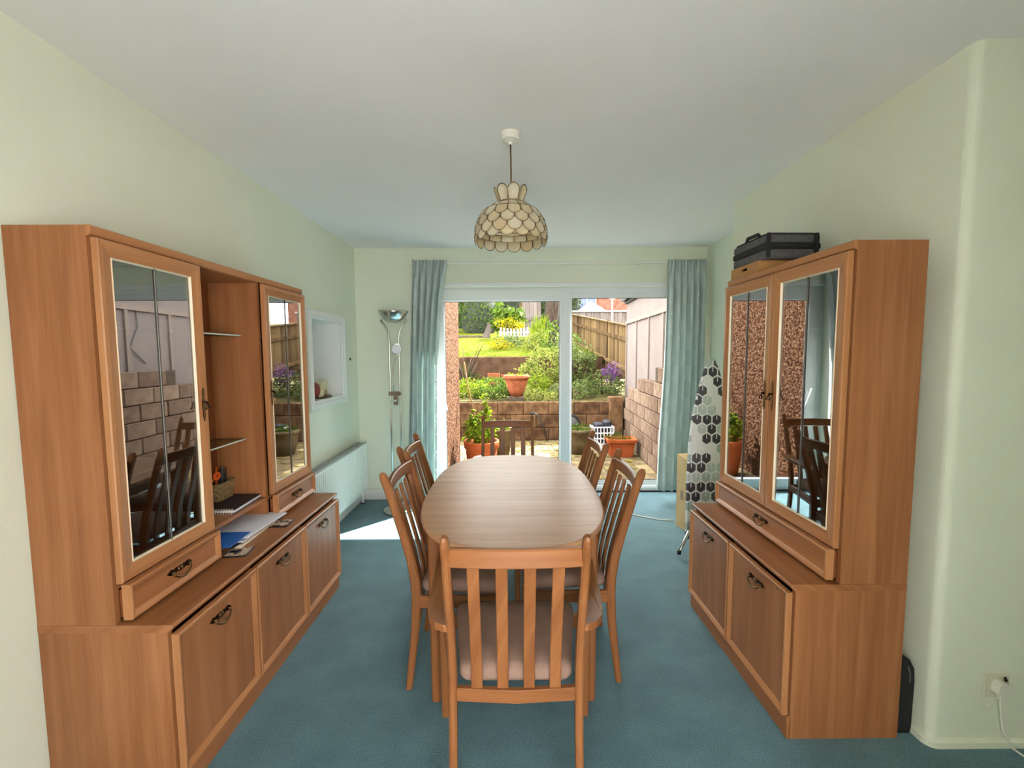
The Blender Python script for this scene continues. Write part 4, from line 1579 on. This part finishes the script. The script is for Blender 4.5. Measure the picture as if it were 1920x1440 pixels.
# fallen leaves on the paving
mb = MB()
for i in range(420):
    x, y = random.uniform(-.6, 1.7), random.uniform(4.7, 7.5)
    a, s = random.uniform(0, 6.3), random.uniform(.02, .05)
    z = GZ + .006 + random.uniform(0, .01)
    mb.add([(x + s * cs(a), y + s * sn(a), z), (x - .4 * s * sn(a), y + .4 * s * cs(a), z + .006), (x - s * cs(a), y - s * sn(a), z), (x + .4 * s * sn(a), y - .4 * s * cs(a), z + .004)], [(0, 1, 2, 3)])
tag(mb.build('fallen_leaves', MT['leaf_yellow'], None, normals=False), 'yellow fallen leaves scattered on the patio paving', 'leaves', kind='stuff')

# extension wall with pebbledash, left of the door
ex = MB().box(-2.4, -.70, YB + .275, 6.05, -.5, 3.0, .01).build('pebbledash_wall', MT['pebble'])
tag(ex, 'orange-brown pebbledash side wall just outside the patio door', 'wall')
ov = MB().box(-2.5, 3.0, YB + .27, YB + .30, 2.6, 5.0)

# stepped block wall on the right
def wx(y):
    return 1.76 + .06 * (y - 4.6)


bw_ = thing('block_wall', 'stepped concrete block wall along the right of the patio', 'wall', (0, 0, 0))
BH, BL = .19, .44
blk = MB().box(-.095 / 2, .095 / 2, -BL / 2 + .006, BL / 2 - .006, .006, BH - .003, .008).mesh('block', MT['block'])
tops = [5.62, 6.5, 7.2, 7.62]           # how far each of the upper four courses runs, top course first
ang = math.atan(-.06)
ends = [7.62] * 4 + [7.62, 7.2, 6.5, 5.62]
ends = [7.62, 7.62, 7.62, 7.62, 7.2, 6.5, 5.62]
for c, ye in enumerate(ends):
    y = 4.55 + (.22 if c % 2 else 0) + BL / 2
    if c % 2:
        o = link('block', blk, bw_, (wx(4.66) + .055, 4.66, GZ + c * BH), (0, 0, ang))
        o.scale = (1, .5, 1)
    while y + BL / 2 <= ye + .2:
        link('block', blk, bw_, (wx(y) + .055 + random.uniform(-.004, .004), y, GZ + c * BH), (0, 0, ang + random.uniform(-.008, .008)))
        y += BL
core = MB()
for c, ye in enumerate(ends):
    core.prism([(wx(4.56) + .025, 4.56), (wx(ye) + .025, ye), (wx(ye) + .085, ye), (wx(4.56) + .085, 4.56)], 2, GZ + c * BH, GZ + (c + 1) * BH - .006)
core.build('mortar', MT['mortar'], bw_)

# garage with pale cladding beyond the block wall
ga = thing('garage', 'pale pink clad garage behind the stepped block wall', 'building', (0, 0, 0))
GX = .16
def gp(y0, y1, z0, z1, o0, o1, nm, mt):
    MB().prism([(wx(y0) + GX + o0, y0), (wx(y1) + GX + o0, y1), (wx(y1) + GX + o1, y1), (wx(y0) + GX + o1, y0)], 2, z0, z1).build(nm, mt, ga)
gp(4.56, 8.15, -.1, 2.30, 0, 2.2, 'cladding', MT['pink'])
for y in (5.05, 5.75, 6.5, 7.3, 8.10):
    gp(y - .025, y + .025, -.05, 1.93, -.022, .0, 'batten', MT['pinkbat'])
gp(4.56, 8.15, 1.93, 1.99, -.026, .0, 'rail_batten', MT['pinkbat'])
gp(4.56, 8.18, 2.30, 2.38, -.04, 2.3, 'eave_board', MT['slate'])
rf = MB()
x0 = wx(4.56) + GX
for (y0, y1) in ((4.56, 8.25),):
    rf.add([(wx(y0) + GX - .1, y0, 2.34), (wx(y1) + GX - .1, y1, 2.34), (wx(y1) + GX + 1.2, y1, 2.75), (wx(y0) + GX + 1.2, y0, 2.75),
            (wx(y0) + GX - .1, y0, 2.40), (wx(y1) + GX - .1, y1, 2.40), (wx(y1) + GX + 1.2, y1, 2.81), (wx(y0) + GX + 1.2, y0, 2.81)],
           [(0, 1, 2, 3), (4, 5, 6, 7), (0, 1, 5, 4), (1, 2, 6, 5), (2, 3, 7, 6), (3, 0, 4, 7)])
rf.build('roof', MT['slate'], ga)
# hanging wire on the cladding
MB().tube([(wx(5.2) + GX - .01, 5.2, 2.0), (wx(5.22) + GX - .012, 5.22, 1.75), (wx(5.05) + GX - .012, 5.08, 1.5), (wx(5.3) + GX - .012, 5.3, 1.32)], .006, 6).build('loose_wire', MT['grey_cloth'], ga)

# first retaining wall
rw = thing('retaining_wall', 'low brown block retaining wall across the back of the patio', 'wall', (0, 0, 0))
RY, RH = 7.62, .225
rb = MB().box(-.22 + .005, .22 - .005, -.05, .05, .005, RH - .003, .008).mesh('block', MT['brickw'])
for c in range(3):
    for k in range(-5, 6):
        x = k * .44 + (.22 if c % 2 else 0)
        if x > 1.85:
            continue
        link('block', rb, rw, (x, RY + .05 + random.uniform(-.006, .006), GZ + c * RH), (0, 0, random.uniform(-.008, .008)))
MB().box(-2.5, 2.0, RY + .02, RY + .085, GZ, GZ + 3 * RH - .006).build('mortar', MT['mortar'], rw)
MB().box(1.70, 1.93, RY - .09, RY + .10, GZ, .66, .01).build('end_pier', MT['brickw'], rw)

# raised bed, second wall, lawn
gd = MB()
def hgt(x, y):
    if y < 9.8:
        return .56 + (y - 7.6) * .09
    return 1.33 + (y - 10) * .115
vs, fs = [], []
ys = [7.70, 8.2, 8.8, 9.4, 9.79]
xs = [-7 + k * .5 for k in range(24)]
for y in ys:
    for x in xs:
        vs.append((x, y, hgt(x, y) + random.uniform(-.02, .02)))
nx = len(xs)
for j in range(len(ys) - 1):
    for i in range(nx - 1):
        fs.append((j * nx + i, j * nx + i + 1, (j + 1) * nx + i + 1, (j + 1) * nx + i))
gd.add(vs, fs, 0, 2, True)
tag(gd.build('raised_bed', MT['ground'], None, normals=False), 'planted raised soil bed above the low retaining wall', None, kind='structure')
MB_ = MB().box(-4.0, 2.05, 9.8, 10.0, .5, 1.345, .02).build('terrace_wall', MT['darkwall'])
tag(MB_, 'dark earth-brown terrace wall holding up the lawn', 'wall')
lw = MB()
vs, fs = [], []
ys = [10.0 + k * .8 for k in range(22)]
xs = [-9 + k * .8 for k in range(30)]
for y in ys:
    for x in xs:
        vs.append((x, y, 1.33 + (y - 10) * .115 + random.uniform(-.02, .02)))
nx = len(xs)
for j in range(len(ys) - 1):
    for i in range(nx - 1):
        fs.append((j * nx + i, j * nx + i + 1, (j + 1) * nx + i + 1, (j + 1) * nx + i))
lw.add(vs, fs, 0, 2, True)
tag(lw.build('lawn', MT['lawn'], None, normals=False), 'bright sunlit sloping lawn beyond the terrace wall', 'lawn', kind='structure')
mb = MB()
for i in range(5000):
    x, y = random.uniform(-2.6, 1.2), 10.0 + random.random() ** 1.5 * 7
    z = 1.33 + (y - 10) * .115
    hgt_ = random.uniform(.04, .10)
    a = random.uniform(0, 6.3)
    mb.add([(x, y, z), (x + .012 * cs(a), y + .012 * sn(a), z), (x + random.uniform(-.03, .03), y + random.uniform(-.03, .03), z + hgt_)], [(0, 1, 2)])
tag(mb.build('grass_blades', MT['leaf_lime'], None, normals=False), 'short grass growing on the sloping lawn', 'grass', kind='stuff')


# boarded fence climbing the garden on the right
fe = thing('garden_fence', 'weathered brown closeboard fence climbing the garden beside the garage', 'fence', (0, 0, 0))
A = Vector((2.22, 8.2, 0)); B = Vector((1.86, 14.2, 0))
za0, za1, zb0, zb1 = .92, 1.92, 1.72, 2.68
NB = 46
dirv = (B - A).normalized()
fang = math.atan2(dirv.y, dirv.x)
seg = (B - A).length / NB
for k in range(NB):
    tt = (k + .5) / NB
    p = A.lerp(B, tt)
    z0 = za0 + (zb0 - za0) * tt
    z1 = za1 + (zb1 - za1) * tt
    MBk = link('board', bpy.data.meshes.get('fence_board_mesh') or MB().box(-.5, .5, -.009, .009, 0, 1).mesh('fence_board_mesh', MT['fence']), fe, (p.x, p.y, z0), (0, 0, fang + .06))
    MBk.scale = (seg * 1.05, 1, (z1 - z0) * random.uniform(.985, 1.0))
for fr0, nm in ((.16, 'rail'), (.72, 'rail'), (.99, 'capping')):
    p0 = A + Vector((-.03, 0, za0 + (za1 - za0) * fr0)); p1 = B + Vector((-.03, 0, zb0 + (zb1 - zb0) * fr0))
    MB().sweep([p0, p0.lerp(p1, .5), p1], (1, 0, 0), .035 if nm == 'rail' else .06, .07 if nm == 'rail' else .03).build(nm, MT['fence'], fe)
for tt in (.0, .25, .5, .75, 1.0):
    p = A.lerp(B, tt)
    z0 = za0 + (zb0 - za0) * tt
    z1 = za1 + (zb1 - za1) * tt
    MB().box(p.x - .04, p.x + .04, p.y - .04, p.y + .04, z0 - .1, z1 + .01).build('post', MT['fence'], fe)

# neighbour's silvered fence and brick house
f2 = thing('far_fence', 'silvery panel fence in front of the far brick house', 'fence', (0, 0, 0))
for k in range(22):
    x = 2.2 + k * .16
    MB().box(x, x + .15, 17.0 + (.012 if k % 2 else 0), 17.02 + (.012 if k % 2 else 0), 1.8, 2.98).build('board', MT['fence2'], f2)
MB().box(2.2, 5.75, 16.96, 17.06, 2.97, 3.03).build('capping', MT['conserv'], f2)
ho = thing('brick_house', 'far red brick house with white window above the garden fences', 'building', (0, 0, 0))
MB().box(3.0, 9.5, 24.0, 30, 0, 6.2).build('wall', MT['brick'], ho)
wf = MB().frame(3.60, 4.62, 3.5, 4.42, [(0, 23.99), (0, 23.93), (.07, 23.93), (.07, 23.99)]).build('window_frame', MT['conserv'], ho)
MB().box(4.08, 4.14, 23.94, 23.99, 3.55, 4.37).build('mullion', MT['conserv'], wf)
MB().box(3.66, 4.56, 23.96, 23.985, 3.56, 4.36).build('window_pane', MT['skyglass'], wf)
MB().box(3.5, 4.72, 23.9, 23.99, 4.42, 4.62).build('lintel', MT['conserv'], ho)
cv = MB()
cv.add([(3.35, 22.2, 3.45), (4.9, 22.2, 3.45), (4.9, 23.9, 3.45), (3.35, 23.9, 3.45), (4.12, 22.8, 4.05), (4.12, 23.9, 4.05)],
       [(0, 1, 4), (1, 2, 5, 4), (2, 3, 5), (3, 0, 4, 5), (0, 1, 2, 3)])
cv.build('conservatory_roof', MT['conserv'], ho)
MB().box(3.4, 4.85, 22.25, 23.9, 1, 3.44).build('conservatory_body', MT['conserv'], ho)
wl = thing('washing_line', 'rotary washing line pole standing before the far fence', 'washing line', (3.38, 14.8, 1.85))
MB().tube([(0, 0, 0), (0, 0, 1.45)], .018, 8).build('pole', MT['chrome'], wl)
mb = MB()
for k in range(4):
    a = PI / 2 * k + .4
    mb.tube([(0, 0, 1.32), (.45 * cs(a), .45 * sn(a), 1.48)], .012, 6)
mb.build('arms', MT['plastic'], wl)

# wooden garden gate, white bench, plank and tree at the top of the garden
gt = thing('garden_gate', 'pale wooden board gate beside the tree at the top of the garden', 'gate', (0, 0, 0))
for k in range(5):
    x = .42 + k * .14
    MB().box(x, x + .13, 16.0, 16.02, 1.95, 3.55).build('board', MT['fence2'], gt)
MB().sweep([(.42, 15.98, 2.55), (1.12, 15.98, 2.75)], (0, 1, 0), .03, .09).build('brace', MT['fence2'], gt)
MB().box(.34, .42, 15.96, 16.04, 1.9, 3.6).build('post', MT['fence'], gt)
be = thing('picket_bench', 'white slatted garden bench under yellow flowers', 'bench', (0, 0, 0))
for k in range(9):
    x = -.32 + k * .105
    hh = 2.18 + .05 * abs(k - 4) / 4
    MB().box(x, x + .06, 13.98, 14.0, 1.80, hh, .004).build('picket', MT['conserv'], be)
MB().box(-.36, .60, 14.0, 14.03, 2.05, 2.10).build('rail', MT['conserv'], be)
MB().box(-.36, .60, 13.55, 14.0, 1.92, 1.96).build('seat', MT['conserv'], be)
for x in (-.33, .55):
    MB().box(x, x + .05, 13.58, 13.63, 1.7, 1.92).build('leg', MT['conserv'], be)
tag(MB().prism([(-.95, 1.95), (-.72, 1.95), (-.50, 2.47), (-.72, 2.47)], 1, 15.0, 15.05).build('leaning_board', MT['fence2']), 'pale lilac-grey board leaning by the hedge at the lawn edge', 'board')
tag(MB().box(-3.5, -.7, 15.4, 15.6, 1.95, 2.05, .01).build('stone_edging', MT['mortar']), 'pale stone edging at the far side of the lawn', 'edging')

tre = thing('tree', 'thick dark leaning tree trunk at the top of the garden', 'tree', (1.05, 12.6, 1.5))
mb = MB()
mb.tube([(.02, 0, -.2), (.03, 0, .3), (.12, .1, .8), (.18, .1, 1.5), (.2, .2, 2.4), (.1, .4, 4.0)], [.27, .23, .2, .19, .16, .10], 12)
mb.tube([(.16, .1, 1.2), (.5, 0, 1.8), (1.0, -.3, 2.8)], [.09, .07, .03], 8)
mb.tube([(.18, .1, 1.6), (-.4, .2, 2.3), (-1.0, .1, 3.2)], [.10, .07, .03], 8)
mb.build('trunk', MT['bark'], tre)


# ------------------------------------------------------------------ outdoors: planting
def leaves(n_, ext, size, seed, shape='ball', aspect=.45, bias=0.0):
    rnd = random.Random(seed)
    v_, f_ = [], []
    for i in range(n_):
        while True:
            p = Vector((rnd.uniform(-1, 1), rnd.uniform(-1, 1), rnd.uniform(-1, 1)))
            if p.length <= 1:
                break
        if p.length > .01:
            p = p.normalized() * (p.length ** .5)
        wob = 1 + .22 * sn(3.1 * p.x + seed) * cs(4.3 * p.z + 2 * seed) + .12 * sn(7 * p.y + seed)
        p = Vector((p.x * ext[0] * wob, p.y * ext[1] * wob, (p.z * .5 + .5) * ext[2] * wob))
        d_ = Vector((rnd.gauss(0, 1), rnd.gauss(0, 1), rnd.gauss(0, 1) + bias)).normalized()
        s_ = d_.orthogonal().normalized()
        s_.rotate(Matrix.Rotation(rnd.uniform(0, 6.28), 3, d_))
        L2 = size * rnd.uniform(.6, 1.3)
        nrm = d_.cross(s_) * L2 * .12
        o_ = len(v_)
        v_ += [p, p + d_ * L2 * .5 + s_ * L2 * aspect * .5 + nrm, p + d_ * L2, p + d_ * L2 * .5 - s_ * L2 * aspect * .5 + nrm]
        f_.append((o_, o_ + 1, o_ + 2, o_ + 3))
    return MB().add(v_, f_, 0, 2)


def shrub(name, label, mat, loc, ext, n_, size, seed, stem=True, cat='shrub', aspect=.45, bias=0.0, group=None, core=False):
    s_ = thing(name, label, cat, loc, 0, group)
    leaves(n_, ext, size, seed, aspect=aspect, bias=bias).build('foliage', MT[mat], s_, normals=False)
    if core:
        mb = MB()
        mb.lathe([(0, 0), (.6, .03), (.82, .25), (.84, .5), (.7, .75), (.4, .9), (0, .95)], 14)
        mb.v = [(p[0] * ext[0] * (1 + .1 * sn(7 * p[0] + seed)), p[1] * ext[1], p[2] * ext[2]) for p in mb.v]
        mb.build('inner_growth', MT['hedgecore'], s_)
    if stem:
        rnd = random.Random(seed)
        mb = MB()
        for k in range(4):
            a = rnd.uniform(0, 6.3)
            mb.tube([(0, 0, -.08), (.2 * ext[0] * cs(a), .2 * ext[1] * sn(a), ext[2] * .3), (.6 * ext[0] * cs(a), .6 * ext[1] * sn(a), ext[2] * .7)], [.02 * max(ext[2], .6), .012, .005], 5)
        mb.build('stems', MT['bark'], s_)
    return s_


leaves(900, (1.6, 1.0, 1.2), .16, 91).build('foliage', MT['leaf_dark'], tre, (.3, .2, 3.0), normals=False)
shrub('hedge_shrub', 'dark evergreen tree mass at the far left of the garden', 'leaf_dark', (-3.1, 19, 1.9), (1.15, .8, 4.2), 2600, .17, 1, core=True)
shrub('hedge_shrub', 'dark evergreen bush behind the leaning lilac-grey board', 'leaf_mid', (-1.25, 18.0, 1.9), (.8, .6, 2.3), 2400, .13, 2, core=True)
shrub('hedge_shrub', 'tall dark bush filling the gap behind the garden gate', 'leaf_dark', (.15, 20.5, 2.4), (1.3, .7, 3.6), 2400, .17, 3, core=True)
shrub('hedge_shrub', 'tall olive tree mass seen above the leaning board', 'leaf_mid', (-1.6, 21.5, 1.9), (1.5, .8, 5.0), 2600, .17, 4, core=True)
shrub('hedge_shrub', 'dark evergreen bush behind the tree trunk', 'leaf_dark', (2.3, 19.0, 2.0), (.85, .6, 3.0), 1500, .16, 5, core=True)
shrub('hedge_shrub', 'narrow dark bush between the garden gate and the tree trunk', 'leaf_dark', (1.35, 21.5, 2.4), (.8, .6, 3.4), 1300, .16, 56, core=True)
shrub('shade_tree', 'tall tree whose crown rises behind the garage', 'leaf_mid', (3.6, 9.9, 3.4), (1.5, 1.5, 3.2), 520, .24, 55, cat='tree')
shrub('broadleaf_shrub', 'large-leaved lime green shrub beside the wooden gate', 'leaf_mid', (-.05, 14.9, 2.1), (.45, .35, .85), 260, .26, 6, aspect=.7)
shrub('yellow_shrub', 'bright yellow flowering shrub above the white bench', 'leaf_yellow', (.02, 14.35, 2.1), (.48, .22, .42), 700, .07, 7)
shrub('golden_shrub', 'small golden bush at the right end of the lawn', 'leaf_yellow', (-.28, 11.6, 1.48), (.3, .25, .3), 400, .07, 8)
ir = thing('iris_clump', 'tall upright sword-leaved iris clump beside the tree', 'plant', (.78, 12.2, 1.55))
mb = MB()
rnd = random.Random(11)
for k in range(70):
    a = rnd.uniform(0, 6.3)
    r0 = rnd.uniform(0, .22)
    x, y = r0 * cs(a), r0 * sn(a)
    ln = rnd.uniform(.55, 1.0)
    lx_, ly_ = rnd.uniform(-.22, .22), rnd.uniform(-.1, .1)
    mb.add([(x - .018, y, 0), (x + .018, y, 0), (x + .016 + lx_ * .5, y + ly_ * .5, ln * .6), (x - .016 + lx_ * .5, y + ly_ * .5, ln * .6), (x + lx_, y + ly_, ln)], [(0, 1, 2, 3), (3, 2, 4)])
mb.build('leaf_blades', MT['leaf_lime'], ir, normals=False)
shrub('lawn_shrub', 'loose grey-green bush in front of the white bench', 'leaf_grey', (-.02, 12.2, 1.52), (.42, .3, .42), 700, .07, 9)
shrub('bed_shrub', 'leafy bush with pale variegated leaves before the tree', 'leaf_pale', (.62, 8.9, .68), (.42, .35, .80), 1500, .075, 10)
shrub('bed_shrub', 'tall mid-green bush beneath the tree trunk', 'leaf_mid', (1.1, 10.5, .85), (.45, .4, 1.1), 1100, .10, 12)
shrub('bed_shrub', 'grey-green bush leaning on the closeboard fence', 'leaf_grey', (1.35, 9.3, .75), (.45, .4, .95), 1400, .08, 13)
shrub('bed_shrub', 'low pale-flowered bush under the closeboard fence', 'leaf_grey', (1.75, 8.35, .60), (.42, .32, .40), 1100, .06, 14)
shrub('bed_shrub', 'low grey heather mound at the right end of the raised bed', 'leaf_grey', (1.12, 8.0, .58), (.42, .26, .30), 900, .05, 15)
shrub('lilac_bush', 'purple flowering bush against the end of the fence', 'flower', (1.93, 8.45, .85), (.17, .15, .36), 420, .05, 16)
shrub('bed_shrub', 'pale green low plant left of the terracotta bowl', 'leaf_mid', (-.32, 8.0, .58), (.38, .24, .24), 800, .06, 17)
shrub('bed_shrub', 'sprawling low plant at the left end of the raised bed', 'leaf_lime', (-.78, 8.15, .60), (.36, .28, .30), 800, .07, 18)
shrub('bed_shrub', 'feathery lime plant right of the terracotta bowl', 'leaf_lime', (.50, 8.35, .6), (.22, .18, .42), 600, .06, 20)
shrub('bed_shrub', 'small leafy clump below the square planters', 'leaf_mid', (-.3, 8.85, .66), (.45, .3, .26), 800, .07, 21)
shrub('bed_shrub', 'pale flowering clump at the foot of the iris leaves', 'leaf_pale', (.62, 11.3, 1.5), (.35, .3, .45), 700, .07, 22)
shrub('bed_shrub', 'creeping plant spilling over the wall right of the terracotta bowl', 'leaf_pale', (.55, 7.86, .57), (.40, .20, .20), 800, .05, 19)
bt = thing('bare_shrub', 'bare twiggy shrub in front of the dark terrace wall', 'shrub', (-.92, 9.0, .66))
mb = MB()
rnd = random.Random(5)
for k in range(16):
    a = rnd.uniform(0, 6.3)
    sp = rnd.uniform(.15, .5)
    h0 = rnd.uniform(.5, 1.0)
    mb.tube([(0, 0, -.05), (.25 * sp * cs(a), .25 * sp * sn(a), h0 * .4), (sp * cs(a), sp * sn(a), h0)], [.016, .010, .004], 5)
mb.build('twigs', MT['bark'], bt)
leaves(260, (.3, .25, .5), .06, 71).build('foliage', MT['leaf_dark'], bt, normals=False)
tag(MB().tube([(-.645, 6.2, 1.30), (-.60, 6.22, .95), (-.50, 6.25, .50), (-.44, 6.25, -.09)], .010, 6).build('bamboo_cane', MT['cane']), 'slender bent cane stuck in beside the pebbledash wall', 'cane')


# ------------------------------------------------------------------ outdoors: pots and oddments
def pot(name, label, mat, loc, prof, soil_r, soil_z, n=32):
    p_ = thing(name, label, 'plant pot', loc)
    MB().lathe(prof, n, close=True).build('pot', MT[mat], p_)
    MB().lathe([(0, soil_z - .04), (soil_r, soil_z - .04), (soil_r, soil_z), (0, soil_z + .012)], 24).build('soil', MT['soil'], p_)
    return p_


p1 = pot('terracotta_pot', 'large orange round pot with a bushy plant by the pebbledash wall', 'orangepot', (-.365, 5.45, GZ), [(.0, 0), (.15, 0), (.165, .06), (.195, .30), (.198, .335), (.215, .35), (.222, .42), (.216, .438), (.198, .434), (.188, .36), (.16, .08), (.14, .03), (0, .03)], .186, .37)
leaves(240, (.18, .16, .34), .095, 31, aspect=.5).build('foliage', MT['leaf_lime'], p1, (-.02, 0, .37), normals=False)
mb = MB()
mb.tube([(.0, 0, .35), (.02, .01, .6), (.05, .02, .82), (.085, .02, .97)], [.010, .008, .006, .004], 6)
mb.tube([(-.03, 0, .35), (-.08, .01, .55), (-.11, .02, .68)], [.008, .006, .004], 6)
mb.build('stems', MT['cane'], p1)
leaves(46, (.045, .045, .24), .075, 33, aspect=.5).build('foliage', MT['leaf_lime'], p1, (.065, .02, .74), normals=False)
leaves(34, (.06, .05, .10), .08, 34, aspect=.6).build('foliage', MT['leaf_mid'], p1, (-.11, .02, .62), normals=False)

p2 = pot('stone_pot', 'weathered grey pot behind the large orange pot', 'palepot', (-.14, 6.25, GZ), [(0, 0), (.11, 0), (.15, .30), (.16, .40), (.175, .42), (.172, .45), (.15, .445), (.14, .36), (.1, .03), (0, .03)], .14, .38)
leaves(90, (.12, .1, .14), .09, 36).build('foliage', MT['leaf_lime'], p2, (0, 0, .38), normals=False)
p3 = pot('stone_pot', 'wide weathered pale pot left of the orange trough', 'palepot', (1.03, 6.62, GZ), [(0, 0), (.14, 0), (.19, .20), (.205, .32), (.222, .335), (.224, .375), (.208, .378), (.192, .30), (.13, .03), (0, .03)], .195, .33)
leaves(150, (.17, .17, .09), .06, 37).build('foliage', MT['leaf_mid'], p3, (0, 0, .33), normals=False)
p4 = pot('terracotta_bowl', 'terracotta bowl pot standing on the low retaining wall', 'terra', (.108, 7.88, .655), [(0, 0), (.12, 0), (.15, .10), (.20, .27), (.203, .30), (.228, .31), (.233, .365), (.222, .375), (.205, .37), (.19, .28), (.11, .03), (0, .03)], .195, .31)
leaves(120, (.17, .17, .08), .05, 38).build('foliage', MT['leaf_lime'], p4, (0, 0, .31), normals=False)

MB().box(-.14, .14, -.12, .12, -.12, 0, .01).build('stone_stand', MT['mortar'], p4)
tg = thing('terracotta_trough', 'rectangular orange planter trough against the block wall', 'planter', (1.62, 6.45, GZ), math.radians(-4))
rings = [rr(.165, .12, .02, .0), rr(.19, .14, .02, .21), rr(.215, .165, .03, .22), rr(.218, .168, .03, .262), rr(.20, .15, .02, .264), rr(.175, .13, .02, .20), rr(.15, .11, .02, .02)]
vs = [p for r_ in rings for p in r_]
fs = [tuple(range(16)), tuple(6 * 16 + k for k in range(16))]
for i in range(6):
    for k in range(16):
        l = (k + 1) % 16
        fs.append((i * 16 + k, i * 16 + l, (i + 1) * 16 + l, (i + 1) * 16 + k))
MB().add(vs, fs, 0, 2).build('trough', MT['orangepot'], tg)
MB().box(-.17, .17, -.125, .125, .15, .195).build('soil', MT['soil'], tg)
leaves(110, (.16, .10, .10), .07, 39, bias=.8, aspect=.25).build('foliage', MT['leaf_mid'], tg, (-.04, 0, .19), normals=False)
for k, (x, hh, lb) in enumerate(((-.36, .27, 'wider terracotta square planter on the raised bed by the terrace wall'), (-.12, .24, 'narrower terracotta square planter on the raised bed by the terrace wall'))):
    pp = thing('square_planter', lb, 'planter', (x, 9.55, .72))
    hw_ = .13 if k == 0 else .085
    mb = MB()
    rings = [rr(hw_ * .82, hw_ * .82, .01, 0), rr(hw_, hw_, .012, hh), rr(hw_ * .88, hw_ * .88, .012, hh), rr(hw_ * .75, hw_ * .75, .01, .03)]
    vs = [p for r_ in rings for p in r_]
    fs = [tuple(range(16)), tuple(48 + q for q in range(16))]
    for i in range(3):
        for q in range(16):
            l = (q + 1) % 16
            fs.append((i * 16 + q, i * 16 + l, (i + 1) * 16 + l, (i + 1) * 16 + q))
    MB().add(vs, fs, 0, 2).build('planter_body', MT['terra'], pp)
    for q in range(5):
        x_ = -hw_ * .8 + q * hw_ * .4
        MB().box(x_ - .006, x_ + .006, -hw_ - .004, -hw_ * .85, .03, hh - .02).build('fluting', MT['terra'], pp)

cr = thing('plastic_crate', 'dark plastic basket of garden oddments beside the retaining wall', 'crate', (1.52, 7.30, GZ), .1)
mb = MB()
mb.box(-.17, .17, -.12, .12, 0, .02)
for x in [-.165 + .055 * k for k in range(7)]:
    for y in (-.118, .118):
        mb.box(x - .008, x + .008, y - .006, y + .006, .02, .30)
for y in [-.11 + .055 * k for k in range(5)]:
    for x in (-.168, .168):
        mb.box(x - .006, x + .006, y - .008, y + .008, .02, .30)
for z in (.10, .19, .285):
    mb.box(-.175, .175, -.125, -.112, z, z + .02)
    mb.box(-.175, .175, .112, .125, z, z + .02)
    mb.box(-.175, -.162, -.112, .112, z, z + .02)
    mb.box(.162, .175, -.112, .112, z, z + .02)
mb.build('basket', MT['paper2'], cr)
MB().box(-.13, .0, -.10, .10, .02, .36, .02).build('dark_tub', MT['navy'], cr)
MB().box(.02, .14, -.09, .09, .02, .40, .03).build('dark_can', MT['navy'], cr)
wh = thing('wheel', 'black wheel leaning against the retaining wall by the pale pot', 'wheel', (1.02, 7.555, GZ + .30))
mb = MB()
mb.tube([(.155 * cs(a), 0, .155 * sn(a)) for a in [2 * PI * k / 28 for k in range(28)]], .022, 8, closed=True)
mb.build('tyre', MT['dark'], wh)
mb = MB()
mb.lathe([(0, -.015), (.145, -.008), (.145, .008), (0, .015)], 24)
for i, p in enumerate(mb.v):
    mb.v[i] = (p[0], p[2], p[1])
mb.build('hub', MT['grey_cloth'], wh)
tag(MB().tube([(.34, 7.55, .38), (.40, 7.52, .40), (.47, 7.50, .34), (.56, 7.48, .18), (.62, 7.46, -.08)], [.022, .016, .012, .012, .012], 8).build('walking_stick', MT['dark']), 'black curved stick leaning in front of the retaining wall', 'stick')
